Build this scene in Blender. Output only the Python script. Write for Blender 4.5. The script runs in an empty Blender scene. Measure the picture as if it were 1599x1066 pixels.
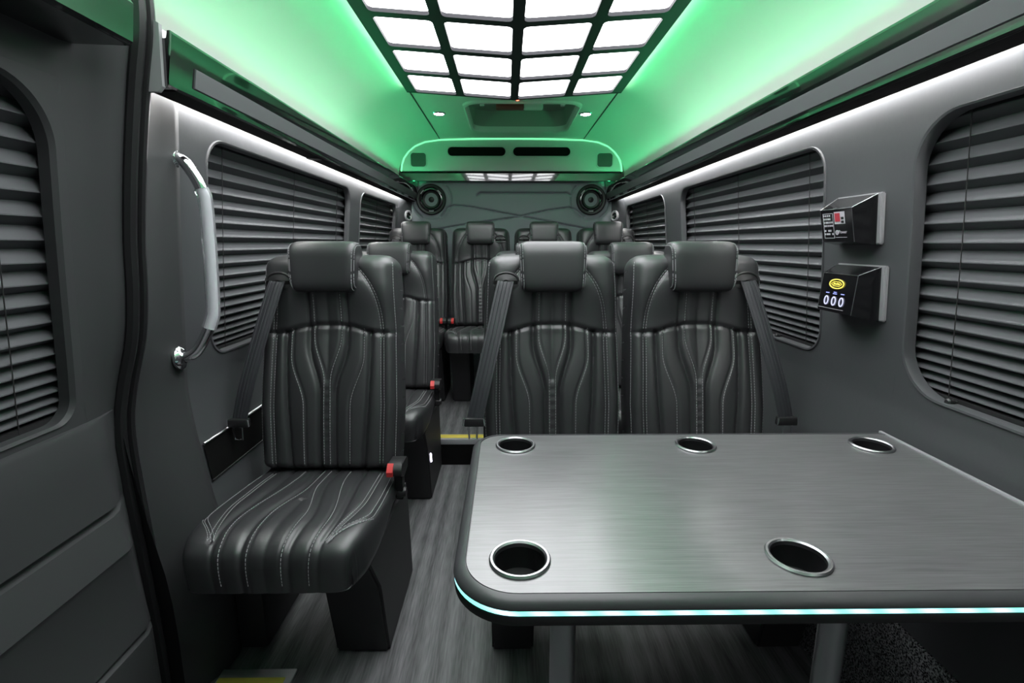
import bpy, bmesh, math, random
from mathutils import Vector, Matrix
random.seed(7)
D = bpy.data
C = bpy.context.scene.collection
PI = math.pi
R = math.radians

# ------------------------------------------------------------------ camera, world, exposure
CAM_H = 1.17
F_PX = 770.0
pitch = math.atan((533.0 - 380.0) / F_PX)
yaw = math.atan((799.5 - 791.0) / (F_PX / math.cos(pitch)))
cd = D.cameras.new('camera'); cam = D.objects.new('camera', cd); C.objects.link(cam)
cd.sensor_width = 36.0; cd.lens = F_PX / 1599.0 * 36.0; cd.clip_start = 0.02
cam.location = (0, 0, CAM_H)
cam.rotation_euler = (PI / 2 - pitch, 0, -yaw)
bpy.context.scene.camera = cam

w = D.worlds.new('world'); bpy.context.scene.world = w; w.use_nodes = True
w.node_tree.nodes['Background'].inputs[0].default_value = (0.92, 0.96, 1.0, 1)
w.node_tree.nodes['Background'].inputs[1].default_value = 0.06
vs = bpy.context.scene.view_settings
vs.view_transform = 'Standard'; vs.look = 'None'; vs.gamma = 1.0; vs.use_curve_mapping = False
vs.exposure = 0.95

# strengths of the van's lamps and the added fill strips
E_GRID = 3.9        # ceiling grid panels
E_COVE = 12.5       # green cove strips on the cornices
E_GRIDFILL = 40.0      # added green fill strips, unseen above the light grid
E_COVE_W = 2.0      # added pale strips that whiten the cove near the cornice
E_WASH = 40.0       # white strips under the cornices
E_TABLE = 1.9
E_SPOT = 25.0

# ------------------------------------------------------------------ materials
def mat(name, base, rough=0.5, metal=0.0, spec=0.5, coat=0.0, coat_rough=0.1, emis=None, estr=0.0):
    m = D.materials.new(name); m.use_nodes = True
    b = m.node_tree.nodes['Principled BSDF']
    b.inputs['Base Color'].default_value = (*base, 1)
    b.inputs['Roughness'].default_value = rough
    b.inputs['Metallic'].default_value = metal
    b.inputs['Specular IOR Level'].default_value = spec
    b.inputs['Coat Weight'].default_value = coat
    b.inputs['Coat Roughness'].default_value = coat_rough
    if emis:
        b.inputs['Emission Color'].default_value = (*emis, 1)
        b.inputs['Emission Strength'].default_value = estr
    return m

def noise_bump(m, scale=200.0, strength=0.15, dist=0.001, stretch=(1, 1, 1), detail=3.0, vary=None):
    nt = m.node_tree; b = nt.nodes['Principled BSDF']
    tc = nt.nodes.new('ShaderNodeTexCoord'); mp = nt.nodes.new('ShaderNodeMapping')
    mp.inputs['Scale'].default_value = stretch
    nt.links.new(tc.outputs['Object'], mp.inputs['Vector'])
    n = nt.nodes.new('ShaderNodeTexNoise'); n.inputs['Scale'].default_value = scale; n.inputs['Detail'].default_value = detail
    nt.links.new(mp.outputs['Vector'], n.inputs['Vector'])
    bp = nt.nodes.new('ShaderNodeBump'); bp.inputs['Strength'].default_value = strength; bp.inputs['Distance'].default_value = dist
    nt.links.new(n.outputs['Fac'], bp.inputs['Height']); nt.links.new(bp.outputs['Normal'], b.inputs['Normal'])
    if vary:
        cr = nt.nodes.new('ShaderNodeValToRGB')
        cr.color_ramp.elements[0].position = vary[2]; cr.color_ramp.elements[1].position = vary[3]
        cr.color_ramp.elements[0].color = (*vary[0], 1); cr.color_ramp.elements[1].color = (*vary[1], 1)
        nt.links.new(n.outputs['Fac'], cr.inputs['Fac']); nt.links.new(cr.outputs['Color'], b.inputs['Base Color'])
    return m

LEATHER = noise_bump(mat('black_leather', (0.029, 0.030, 0.032), 0.42, spec=0.85), 420, 0.10, 0.0006)
THREAD = mat('pale_thread', (0.42, 0.43, 0.44), 0.7)
BELT = mat('belt_webbing', (0.035, 0.037, 0.042), 0.55)
PLASTIC = mat('black_plastic', (0.018, 0.018, 0.019), 0.42)
CHROME = mat('chrome', (0.86, 0.87, 0.89), 0.10, 1.0)
STEEL = mat('brushed_steel', (0.42, 0.43, 0.44), 0.32, 1.0)
RED = mat('red_plastic', (0.55, 0.03, 0.03), 0.4)
DRED = mat('dark_red_plastic', (0.20, 0.03, 0.03), 0.4)
VINYL = noise_bump(mat('grey_wall_vinyl', (0.072, 0.075, 0.080), 0.5, spec=0.4), 55, 0.10, 0.003, detail=6)
DOORV = noise_bump(mat('grey_door_vinyl', (0.046, 0.048, 0.050), 0.55, spec=0.35), 300, 0.05, 0.0005)
DARKV = noise_bump(mat('dark_wall_vinyl', (0.026, 0.027, 0.028), 0.55, spec=0.35), 300, 0.05, 0.0005)
RUBBER = mat('black_rubber', (0.012, 0.012, 0.013), 0.4)
GLOSS = mat('gloss_black', (0.006, 0.006, 0.007), 0.08, spec=1.0, coat=1.0, coat_rough=0.03)
HOOD = mat('hood_gloss_black', (0.006, 0.006, 0.007), 0.16, spec=0.6, coat=0.3, coat_rough=0.1)
GLOSS.node_tree.nodes['Principled BSDF'].inputs['Coat IOR'].default_value = 1.8
INSERT = noise_bump(mat('grey_ribbed_insert', (0.10, 0.105, 0.11), 0.45), 900, 0.2, 0.0006, stretch=(1, 1, 0.1))
CEILF = noise_bump(mat('pale_headliner_cloth', (0.66, 0.66, 0.64), 0.9, spec=0.1), 600, 0.15, 0.0006)
ARCH = mat('pale_arch_plastic', (0.62, 0.63, 0.62), 0.5)
PANM = mat('hatch_pan_plastic', (0.30, 0.30, 0.29), 0.5)
PLEAT = mat('charcoal_pleat_cloth', (0.10, 0.103, 0.11), 0.65, spec=0.35)
CORD = mat('dark_cord', (0.02, 0.02, 0.02), 0.8)
GLASSD = mat('tinted_glass', (0.006, 0.006, 0.007), 0.06)
FRAMEB = mat('black_light_frame', (0.03, 0.029, 0.034), 0.6, spec=0.25)
BULK = noise_bump(mat('padded_bulkhead_vinyl', (0.25, 0.272, 0.30), 0.5, spec=0.4), 300, 0.05, 0.0005)
CONE = mat('speaker_cone', (0.022, 0.023, 0.024), 0.4)
GREYP = mat('grey_plastic', (0.32, 0.32, 0.33), 0.45)
YELLOW = mat('yellow_safety_strip', (0.75, 0.62, 0.10), 0.6)
ALU = mat('pale_aluminium', (0.55, 0.55, 0.58), 0.4, 0.6)
PED = noise_bump(mat('charcoal_pedestal', (0.024, 0.024, 0.026), 0.6), 400, 0.1, 0.0006)
CARPET = noise_bump(mat('speckled_carpet', (0.1, 0.1, 0.1), 0.95, spec=0.1), 260, 0.9, 0.004, detail=2,
                    vary=((0.012, 0.012, 0.013), (0.5, 0.5, 0.53), 0.40, 0.62))
BLACK = mat('deep_black', (0.006, 0.006, 0.006), 0.8, spec=0.1)
CUPIN = mat('cup_inside', (0.012, 0.012, 0.013), 0.3)
EDGE = mat('table_edge_vinyl', (0.055, 0.056, 0.06), 0.36)
PANEL = mat('lit_diffuser', (0.8, 0.8, 0.8), 0.5, emis=(0.97, 0.97, 1.0), estr=E_GRID)
COVE = mat('green_led', (0.0, 0.05, 0.02), 0.5, emis=(0.06, 1.0, 0.36), estr=E_COVE)
GRIDFILL = mat('added_green_fill', (0.0, 0.05, 0.02), 0.5, emis=(0.10, 1.0, 0.33), estr=E_GRIDFILL)
COVEW = mat('added_pale_strip', (0.2, 0.2, 0.2), 0.5, emis=(1.0, 0.95, 0.85), estr=E_COVE_W)
WASH = mat('white_led', (0.2, 0.2, 0.2), 0.5, emis=(1.0, 0.99, 0.98), estr=E_WASH)
SPOT = mat('spot_led', (0.2, 0.2, 0.2), 0.5, emis=(1, 0.98, 0.96), estr=E_SPOT)
BEADGLOW = mat('added_edge_glow', (0.3, 0.6, 0.4), 0.5, emis=(0.22, 1.0, 0.45), estr=0.55)
REDLED = mat('red_led', (0.2, 0.0, 0.0), 0.5, emis=(1, 0.08, 0.04), estr=6.0)
AISLE = mat('aisle_led', (0.2, 0.2, 0.2), 0.5, emis=(0.85, 0.8, 1.0), estr=3.0)
YGLOW = mat('yellow_backlit_print', (0.1, 0.09, 0.0), 0.5, emis=(0.95, 0.80, 0.12), estr=0.7)
BGLOW = mat('blue_backlit_print', (0.05, 0.05, 0.1), 0.5, emis=(0.30, 0.36, 1.0), estr=0.9)
WGLOW = mat('pale_backlit_print', (0.1, 0.1, 0.1), 0.5, emis=(0.66, 0.68, 1.0), estr=0.6)
WPRINT = mat('white_print', (0.55, 0.53, 0.58), 0.5)
RPRINT = mat('red_print', (0.50, 0.05, 0.07), 0.5)

# clear acrylic grip
WCORE = mat('white_core', (0.85, 0.86, 0.88), 0.3)
ACRYL = mat('clear_acrylic', (0.95, 0.97, 1.0), 0.03)
ACRYL.node_tree.nodes['Principled BSDF'].inputs['Transmission Weight'].default_value = 0.85
ACRYL.node_tree.nodes['Principled BSDF'].inputs['IOR'].default_value = 1.49

# table LED strip: diodes along the strip
TLED = mat('table_led', (0.0, 0.1, 0.05), 0.4, emis=(0.1, 0.9, 0.5), estr=E_TABLE)
def _tled():
    nt = TLED.node_tree; b = nt.nodes['Principled BSDF']
    tc = nt.nodes.new('ShaderNodeTexCoord')
    wv = nt.nodes.new('ShaderNodeTexWave'); wv.wave_type = 'BANDS'; wv.bands_direction = 'DIAGONAL'
    wv.inputs['Scale'].default_value = 14.0
    nt.links.new(tc.outputs['Object'], wv.inputs['Vector'])
    cr = nt.nodes.new('ShaderNodeValToRGB')
    cr.color_ramp.elements[0].color = (0.12, 0.66, 0.50, 1); cr.color_ramp.elements[1].color = (0.30, 0.62, 0.74, 1)
    nt.links.new(wv.outputs['Fac'], cr.inputs['Fac']); nt.links.new(cr.outputs['Color'], b.inputs['Emission Color'])
_tled()

# grey wood-look vinyl, grain along the van
FLOORM = mat('grey_wood_vinyl', (0.1, 0.1, 0.1), 0.42, spec=0.4)
def _floor():
    nt = FLOORM.node_tree; b = nt.nodes['Principled BSDF']
    tc = nt.nodes.new('ShaderNodeTexCoord')
    mp = nt.nodes.new('ShaderNodeMapping'); mp.inputs['Scale'].default_value = (1.0, 0.06, 1.0)
    nt.links.new(tc.outputs['Object'], mp.inputs['Vector'])
    big = nt.nodes.new('ShaderNodeTexNoise'); big.inputs['Scale'].default_value = 9.0; big.inputs['Detail'].default_value = 2.0
    nt.links.new(mp.outputs['Vector'], big.inputs['Vector'])
    wv = nt.nodes.new('ShaderNodeTexWave'); wv.wave_type = 'BANDS'; wv.bands_direction = 'X'
    wv.inputs['Scale'].default_value = 5.0; wv.inputs['Distortion'].default_value = 9.0
    wv.inputs['Detail'].default_value = 2.0; wv.inputs['Detail Scale'].default_value = 0.6
    nt.links.new(mp.outputs['Vector'], wv.inputs['Vector'])
    fine = nt.nodes.new('ShaderNodeTexNoise'); fine.inputs['Scale'].default_value = 190.0; fine.inputs['Detail'].default_value = 8.0
    nt.links.new(mp.outputs['Vector'], fine.inputs['Vector'])
    a = nt.nodes.new('ShaderNodeMath'); a.operation = 'MULTIPLY'; a.inputs[1].default_value = 0.22
    nt.links.new(wv.outputs['Fac'], a.inputs[0])
    c = nt.nodes.new('ShaderNodeMath'); c.operation = 'MULTIPLY_ADD'; c.inputs[1].default_value = 0.75
    nt.links.new(fine.outputs['Fac'], c.inputs[0]); nt.links.new(a.outputs[0], c.inputs[2])
    d = nt.nodes.new('ShaderNodeMath'); d.operation = 'MULTIPLY_ADD'; d.inputs[1].default_value = 0.35
    nt.links.new(big.outputs['Fac'], d.inputs[0]); nt.links.new(c.outputs[0], d.inputs[2])
    cr = nt.nodes.new('ShaderNodeValToRGB')
    cr.color_ramp.elements[0].position = 0.30; cr.color_ramp.elements[1].position = 0.98
    cr.color_ramp.elements[0].color = (0.035, 0.036, 0.038, 1); cr.color_ramp.elements[1].color = (0.25, 0.255, 0.26, 1)
    nt.links.new(d.outputs[0], cr.inputs['Fac']); nt.links.new(cr.outputs['Color'], b.inputs['Base Color'])
    bp = nt.nodes.new('ShaderNodeBump'); bp.inputs['Strength'].default_value = 0.2; bp.inputs['Distance'].default_value = 0.001
    nt.links.new(d.outputs[0], bp.inputs['Height']); nt.links.new(bp.outputs['Normal'], b.inputs['Normal'])
_floor()

# brushed laminate table top, brushing across the van
TOPM = mat('brushed_black_laminate', (0.06, 0.06, 0.062), 0.34, spec=1.0, coat=0.8, coat_rough=0.22)
def _top():
    nt = TOPM.node_tree; b = nt.nodes['Principled BSDF']
    tc = nt.nodes.new('ShaderNodeTexCoord')
    mp = nt.nodes.new('ShaderNodeMapping'); mp.inputs['Scale'].default_value = (0.03, 1.0, 1.0)
    nt.links.new(tc.outputs['Object'], mp.inputs['Vector'])
    n = nt.nodes.new('ShaderNodeTexNoise'); n.inputs['Scale'].default_value = 420.0; n.inputs['Detail'].default_value = 3.0
    nt.links.new(mp.outputs['Vector'], n.inputs['Vector'])
    cr = nt.nodes.new('ShaderNodeValToRGB')
    cr.color_ramp.elements[0].position = 0.3; cr.color_ramp.elements[1].position = 0.75
    cr.color_ramp.elements[0].color = (0.075, 0.075, 0.078, 1); cr.color_ramp.elements[1].color = (0.150, 0.150, 0.155, 1)
    nt.links.new(n.outputs['Fac'], cr.inputs['Fac']); nt.links.new(cr.outputs['Color'], b.inputs['Base Color'])
    mr = nt.nodes.new('ShaderNodeMapRange'); mr.inputs['To Min'].default_value = 0.26; mr.inputs['To Max'].default_value = 0.42
    nt.links.new(n.outputs['Fac'], mr.inputs['Value']); nt.links.new(mr.outputs['Result'], b.inputs['Roughness'])
    bp = nt.nodes.new('ShaderNodeBump'); bp.inputs['Strength'].default_value = 0.12; bp.inputs['Distance'].default_value = 0.0006
    nt.links.new(n.outputs['Fac'], bp.inputs['Height']); nt.links.new(bp.outputs['Normal'], b.inputs['Normal'])
_top()

# ------------------------------------------------------------------ helpers
def wloc(o):
    v = Vector((0, 0, 0))
    while o is not None:
        v += o.location; o = o.parent
    return v

def finish(bm, name, material, sharp=38):
    bmesh.ops.remove_doubles(bm, verts=bm.verts, dist=1e-5)
    bmesh.ops.recalc_face_normals(bm, faces=bm.faces)
    a = R(sharp)
    for f in bm.faces: f.smooth = True
    for e in bm.edges:
        if len(e.link_faces) == 2 and e.calc_face_angle(0) > a: e.smooth = False
    me = D.meshes.new(name); bm.to_mesh(me); bm.free()
    me.materials.append(material)
    return me

def obj(name, bm, material, parent=None, local=False, sharp=38):
    """link bm as one mesh object; world coordinates unless local"""
    if parent is not None and not local:
        bmesh.ops.translate(bm, verts=bm.verts, vec=-wloc(parent))
    me = finish(bm, name, material, sharp)
    o = D.objects.new(name, me); C.objects.link(o)
    if parent is not None: o.parent = parent
    return o

def inst(name, me, parent, loc=(0, 0, 0)):
    o = D.objects.new(name, me); C.objects.link(o); o.parent = parent; o.location = loc
    return o

def tag(o, label, cat, group=None):
    o['label'] = label; o['category'] = cat
    if group: o['group'] = group
    return o

def thing(name, label, cat, loc=(0, 0, 0), group=None):
    o = D.objects.new(name, None); C.objects.link(o); o.location = loc; o.empty_display_size = 0.05
    return tag(o, label, cat, group)

def struct(name, bm, m, sharp=38, label=None):
    o = obj(name, bm, m, None, sharp=sharp); o['kind'] = 'structure'
    if label: o['label'] = label
    return o

NB = bmesh.new

def add_box(bm, x0, x1, y0, y1, z0, z1, bev=0.0, seg=2):
    r = bmesh.ops.create_cube(bm, size=1.0)
    vs_ = r['verts']
    for v in vs_:
        v.co = Vector(((x0 + x1) / 2 + v.co.x * (x1 - x0), (y0 + y1) / 2 + v.co.y * (y1 - y0), (z0 + z1) / 2 + v.co.z * (z1 - z0)))
    if bev > 0:
        es = list({e for v in vs_ for e in v.link_edges})
        bmesh.ops.bevel(bm, geom=es, offset=bev, segments=seg, profile=0.5, affect='EDGES')

def add_grid(bm, fn, nu, nv, wrap_u=False, flip=False):
    vv = []
    for i in range(nu + (0 if wrap_u else 1)):
        vv.append([bm.verts.new(fn(i / nu, j / nv)) for j in range(nv + 1)])
    n = len(vv)
    for i in range(nu):
        a = vv[i]; b = vv[(i + 1) % n]
        for j in range(nv):
            q = (a[j], b[j], b[j + 1], a[j + 1])
            bm.faces.new(q[::-1] if flip else q)
    return vv

def add_tube(bm, pts, r, n=8, closed=False, cap=True):
    pts = [Vector(p) for p in pts]; m = len(pts); rings = []
    ref = None
    for i, p in enumerate(pts):
        if closed: t = pts[(i + 1) % m] - pts[i - 1]
        else: t = pts[min(i + 1, m - 1)] - pts[max(i - 1, 0)]
        t.normalize()
        if ref is None:
            ref = Vector((0, 0, 1)) if abs(t.z) < 0.9 else Vector((1, 0, 0))
        u = ref - t * ref.dot(t)
        if u.length < 1e-6: u = t.orthogonal()
        u.normalize(); ref = u; v = t.cross(u)
        rr = r[i] if isinstance(r, (list, tuple)) else r
        rings.append([bm.verts.new(p + (u * math.cos(2 * PI * k / n) + v * math.sin(2 * PI * k / n)) * rr) for k in range(n)])
    for i in range(m if closed else m - 1):
        a, b = rings[i], rings[(i + 1) % m]
        for k in range(n): bm.faces.new((a[k], a[(k + 1) % n], b[(k + 1) % n], b[k]))
    if cap and not closed:
        bm.faces.new(rings[0][::-1]); bm.faces.new(rings[-1])

def add_lathe(bm, prof, o, axis=(0, 0, 1), n=32):
    """prof: (radius, height) pairs about axis through o"""
    ax = Vector(axis).normalized(); u = ax.orthogonal().normalized(); v = ax.cross(u); o = Vector(o); rings = []
    for r, h in prof:
        if r < 1e-6: rings.append([bm.verts.new(o + ax * h)])
        else: rings.append([bm.verts.new(o + ax * h + (u * math.cos(2 * PI * k / n) + v * math.sin(2 * PI * k / n)) * r) for k in range(n)])
    for a, b in zip(rings, rings[1:]):
        for k in range(n):
            k2 = (k + 1) % n
            if len(a) == 1 and len(b) == 1: continue
            if len(a) == 1: bm.faces.new((a[0], b[k], b[k2]))
            elif len(b) == 1: bm.faces.new((a[k], a[k2], b[0]))
            else: bm.faces.new((a[k], a[k2], b[k2], b[k]))

def add_prism(bm, poly, fn0, fn1):
    a = [bm.verts.new(fn0(p)) for p in poly]; b = [bm.verts.new(fn1(p)) for p in poly]; n = len(poly)
    bm.faces.new(a[::-1]); bm.faces.new(b)
    for i in range(n): bm.faces.new((a[i], a[(i + 1) % n], b[(i + 1) % n], b[i]))

def ss(a, b, x):
    if a == b: return 0.0 if x < a else 1.0
    t = min(1.0, max(0.0, (x - a) / (b - a))); return t * t * (3 - 2 * t)

def lerp_tab(tab, x):
    if x <= tab[0][0]: return tab[0][1]
    for (a, va), (b, vb) in zip(tab, tab[1:]):
        if x <= b: return va + (vb - va) * (x - a) / (b - a)
    return tab[-1][1]

def smooth_tab(tab, x):
    """Catmull-Rom through a table"""
    n = len(tab)
    if x <= tab[0][0]: return tab[0][1]
    if x >= tab[-1][0]: return tab[-1][1]
    for i in range(n - 1):
        if x <= tab[i + 1][0]:
            x0, y0 = tab[i]; x1, y1 = tab[i + 1]; h = x1 - x0
            m0 = (y1 - tab[i - 1][1]) / (x1 - tab[i - 1][0]) if i > 0 else (y1 - y0) / h
            m1 = (tab[i + 2][1] - y0) / (tab[i + 2][0] - x0) if i + 2 < n else (y1 - y0) / h
            t = (x - x0) / h
            return (2*t**3 - 3*t*t + 1) * y0 + (t**3 - 2*t*t + t) * h * m0 + (-2*t**3 + 3*t*t) * y1 + (t**3 - t*t) * h * m1

def spline(pts, n):
    pts = [Vector(p) for p in pts]; out = []
    for i in range(len(pts) - 1):
        p0 = pts[max(i - 1, 0)]; p1 = pts[i]; p2 = pts[i + 1]; p3 = pts[min(i + 2, len(pts) - 1)]
        for k in range(n):
            t = k / n
            out.append(0.5 * ((2 * p1) + (p2 - p0) * t + (2*p0 - 5*p1 + 4*p2 - p3) * t*t + (3*p1 - p0 - 3*p2 + p3) * t**3))
    out.append(pts[-1]); return out

def rr_loops(a0, a1, b0, b1, r, A0, A1, B0, B1, k=4, m=8, rb=None):
    """rounded-rect hole loop and the matching loop on the outer rectangle"""
    hole, outer = [], []; rb = rb or r
    def side(p, q, P, Q):
        for i in range(m):
            t = i / m
            hole.append((p[0] + (q[0] - p[0]) * t, p[1] + (q[1] - p[1]) * t)); outer.append((P[0] + (Q[0] - P[0]) * t, P[1] + (Q[1] - P[1]) * t))
    def corner(cx_, cy_, a, P, K, Q, r=r):
        for i in range(2 * k):
            t = i / (2 * k); an = a + PI / 2 * t
            hole.append((cx_ + r * math.cos(an), cy_ + r * math.sin(an)))
            if i <= k: s = i / k; outer.append((P[0] + (K[0] - P[0]) * s, P[1] + (K[1] - P[1]) * s))
            else: s = (i - k) / k; outer.append((K[0] + (Q[0] - K[0]) * s, K[1] + (Q[1] - K[1]) * s))
    side((a0 + rb, b0), (a1 - rb, b0), (a0 + rb, B0), (a1 - rb, B0))
    corner(a1 - rb, b0 + rb, -PI / 2, (a1 - rb, B0), (A1, B0), (A1, b0 + rb), rb)
    side((a1, b0 + rb), (a1, b1 - r), (A1, b0 + rb), (A1, b1 - r))
    corner(a1 - r, b1 - r, 0, (A1, b1 - r), (A1, B1), (a1 - r, B1))
    side((a1 - r, b1), (a0 + r, b1), (a1 - r, B1), (a0 + r, B1))
    corner(a0 + r, b1 - r, PI / 2, (a0 + r, B1), (A0, B1), (A0, b1 - r))
    side((a0, b1 - r), (a0, b0 + rb), (A0, b1 - r), (A0, b0 + rb))
    corner(a0 + rb, b0 + rb, PI, (A0, b0 + rb), (A0, B0), (a0 + rb, B0), rb)
    return hole, outer

def add_ring_patch(bm, hole, outer, fn, n=2):
    rows = []
    for j in range(n + 1):
        t = j / n
        rows.append([bm.verts.new(fn(h[0] + (o[0] - h[0]) * t, h[1] + (o[1] - h[1]) * t)) for h, o in zip(hole, outer)])
    N = len(hole)
    for a, b in zip(rows, rows[1:]):
        for i in range(N): bm.faces.new((a[i], a[(i + 1) % N], b[(i + 1) % N], b[i]))

def add_band(bm, loop, fns):
    """walls between successive mappings of a closed 2-D loop"""
    rows = [[bm.verts.new(f(p)) for p in loop] for f in fns]; N = len(loop)
    for a, b in zip(rows, rows[1:]):
        for i in range(N): bm.faces.new((a[i], a[(i + 1) % N], b[(i + 1) % N], b[i]))
    return rows

# ------------------------------------------------------------------ the shell of the van
CX = 0.04                                   # centre line of the van
HW = [(-0.3, 0.83), (0.0, 0.83), (0.34, 0.832), (0.55, 0.862), (0.78, 0.886), (0.95, 0.874), (1.2, 0.852), (1.49, 0.822), (1.6, 0.812)]
def hw(z): return smooth_tab(HW, z)
YF, YB = -0.85, 3.93                        # front opening and rear bulkhead

# outer body, keeps daylight out
b = NB()
X0, X1 = CX - 0.99, CX + 0.99
for f in ([(X0, YF, -0.35), (X0, 4.15, -0.35), (X0, 4.15, 2.08), (X0, YF, 2.08)], [(X1, YF, -0.35), (X1, 4.15, -0.35), (X1, 4.15, 2.08), (X1, YF, 2.08)],
          [(X0, 4.15, -0.35), (X1, 4.15, -0.35), (X1, 4.15, 2.08), (X0, 4.15, 2.08)], [(X0, YF, 2.08), (X1, YF, 2.08), (X1, 4.15, 2.08), (X0, 4.15, 2.08)],
          [(X0, YF, -0.35), (X1, YF, -0.35), (X1, 4.15, -0.35), (X0, 4.15, -0.35)]):
    bm_f = b.faces.new([b.verts.new(p) for p in f])
struct('wall_outer_body', b, BLACK)

# floor
b = NB(); add_box(b, CX - 0.85, CX + 0.85, YF, 2.49, -0.03, 0.0)
struct('floor', b, FLOORM, label='grey wood-look vinyl floor with grain running along the aisle')
b = NB(); add_box(b, CX - 0.85, CX + 0.85, 2.49, YB + 0.1, -0.03, 0.14)
plat = struct('floor_platform', b, FLOORM, label='raised rear floor in grey wood-look vinyl')
b = NB(); add_box(b, CX - 0.84, CX + 0.84, 2.482, 2.49, 0.0, 0.128)
obj('riser', b, BLACK, plat)

def nosing(x0, x1, y, z, label, flip=1):
    t = thing('step_nosing', label, 'step edge', ((x0 + x1) / 2, y, z), 'yellow step edges')
    b = NB(); add_box(b, x0, x1, y - 0.012, y + 0.062, z, z + 0.006, 0.002)
    add_box(b, x0, x1, y - 0.014, y - 0.008, z - 0.022, z + 0.006, 0.001); obj('trim', b, ALU, t)
    b = NB(); add_box(b, x0 + 0.004, x1 - 0.004, y + 0.006, y + 0.050, z + 0.006, z + 0.009, 0.001); obj('grip_strip', b, YELLOW, t)
nosing(-0.425, -0.05, 2.492, 0.14, 'yellow and silver step edge at the far end of the aisle')
t = thing('step_nosing', 'yellow and silver step edge on the floor by the sliding door', 'step edge', (-0.7, 1.15, 0), 'yellow step edges')
b = NB(); add_box(b, -0.79, -0.585, 1.10, 1.178, 0.0, 0.008, 0.002); obj('trim', b, ALU, t)
b = NB(); add_box(b, -0.785, -0.605, 1.105, 1.147, 0.008, 0.011, 0.001); obj('grip_strip', b, YELLOW, t)

b = NB(); add_box(b, CX - 0.835, -0.700, 1.25, 1.98, 0.0, 0.30, 0.02)
tag(obj('wheel_box', b, DARKV), 'black wheel box on the floor under the front left seat', 'wheel box')
# windows: (side, y0, y1, z0, z1, radius)
WIN = {
    'L1': (-1, 1.375, 2.60, 0.850, 1.447, 0.075), 'L2': (-1, 2.775, 3.66, 0.865, 1.447, 0.075),
    'R0': (1, 0.10, 1.105, 0.832, 1.430, 0.105), 'R1': (1, 1.405, 2.555, 0.848, 1.440, 0.075), 'R2': (1, 2.80, 3.70, 0.865, 1.440, 0.075),
    'D': (-1, 0.00, 0.945, 0.824, 1.445, 0.110),
}
def wall_side(name, side, y0, y1, wins, m, zlo=0.34, zhi=1.60):
    X = lambda z, off=0.0: CX + side * (hw(z) + off)
    b = NB()
    zA = min(w_[3] for w_ in wins) - 0.02; zB = max(w_[4] for w_ in wins) + 0.015
    add_grid(b, lambda u, v: (X(zlo + (zA - zlo) * v), y0 + (y1 - y0) * u, zlo + (zA - zlo) * v), 1, 14)
    add_grid(b, lambda u, v: (X(zB + (zhi - zB) * v), y0 + (y1 - y0) * u, zB + (zhi - zB) * v), 1, 4)
    ys = y0
    for (s, a0, a1, z0, z1, r) in wins:
        A0, A1 = a0 - 0.02, a1 + 0.02
        add_grid(b, lambda u, v: (X(zA + (zB - zA) * v), ys + (A0 - ys) * u, zA + (zB - zA) * v), 1, 12)
        h, o = rr_loops(a0, a1, z0, z1, r, A0, A1, zA, zB, 5, 10)
        add_ring_patch(b, h, o, lambda y, z: (X(z), y, z), 2)
        cyw, czw = (a0 + a1) / 2, (z0 + z1) / 2
        inn = lambda p, k: (p[0] + k * (cyw - p[0]) / abs(a1 - a0), p[1] + k * (czw - p[1]) / abs(z1 - z0))
        def rim(off, k): 
            return lambda p: (lambda q: (X(q[1], off), q[0], q[1]))(inn(p, k))
        add_band(b, h, [rim(0, 0), rim(-0.004, 0.003), rim(-0.003, 0.012), rim(0.004, 0.016), rim(0.022, 0.016)])
        ys = A1
    add_grid(b, lambda u, v: (X(zA + (zB - zA) * v), ys + (y1 - ys) * u, zA + (zB - zA) * v), 1, 12)
    return struct(name, b, m, sharp=50)
wall_side('wall_left', -1, 1.262, 3.745, [WIN['L1'], WIN['L2']], VINYL)
wall_side('wall_right', 1, YF, 3.775, [WIN['R0'], WIN['R1'], WIN['R2']], VINYL)

# lower walls: black kick panel left, speckled carpet right
b = NB(); add_box(b, CX - 0.855, CX - 0.832, 1.262, YB, -0.01, 0.34); struct('baseboard_left', b, DARKV)
b = NB(); add_box(b, CX + 0.832, CX + 0.855, YF, YB, -0.01, 0.335); struct('baseboard_right', b, CARPET, label='speckled grey carpet on the lower right wall')
# dark panel with metal capping behind the front left seat
t = thing('wall_ledge', 'dark panel with thin metal capping low on the wall beside the front left seat', 'wall panel', (-0.83, 1.45, 0.5))
b = NB(); add_grid(b, lambda u, v: (CX - hw(0.53 + 0.10 * v) + 0.006, 1.272 + 0.9 * u, 0.53 + 0.10 * v), 2, 4); obj('panel', b, BLACK, t)
b = NB(); add_tube(b, [(CX - hw(0.635) + 0.008, 1.272, 0.635), (CX - hw(0.635) + 0.008, 2.17, 0.635)], 0.004, 6); obj('capping', b, STEEL, t)
b = NB(); add_tube(b, [(CX - hw(0.528) + 0.005, 1.272, 0.528), (CX - hw(0.528) + 0.005, 2.17, 0.528)], 0.0025, 6); obj('lower_bead', b, DARKV, t)

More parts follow.
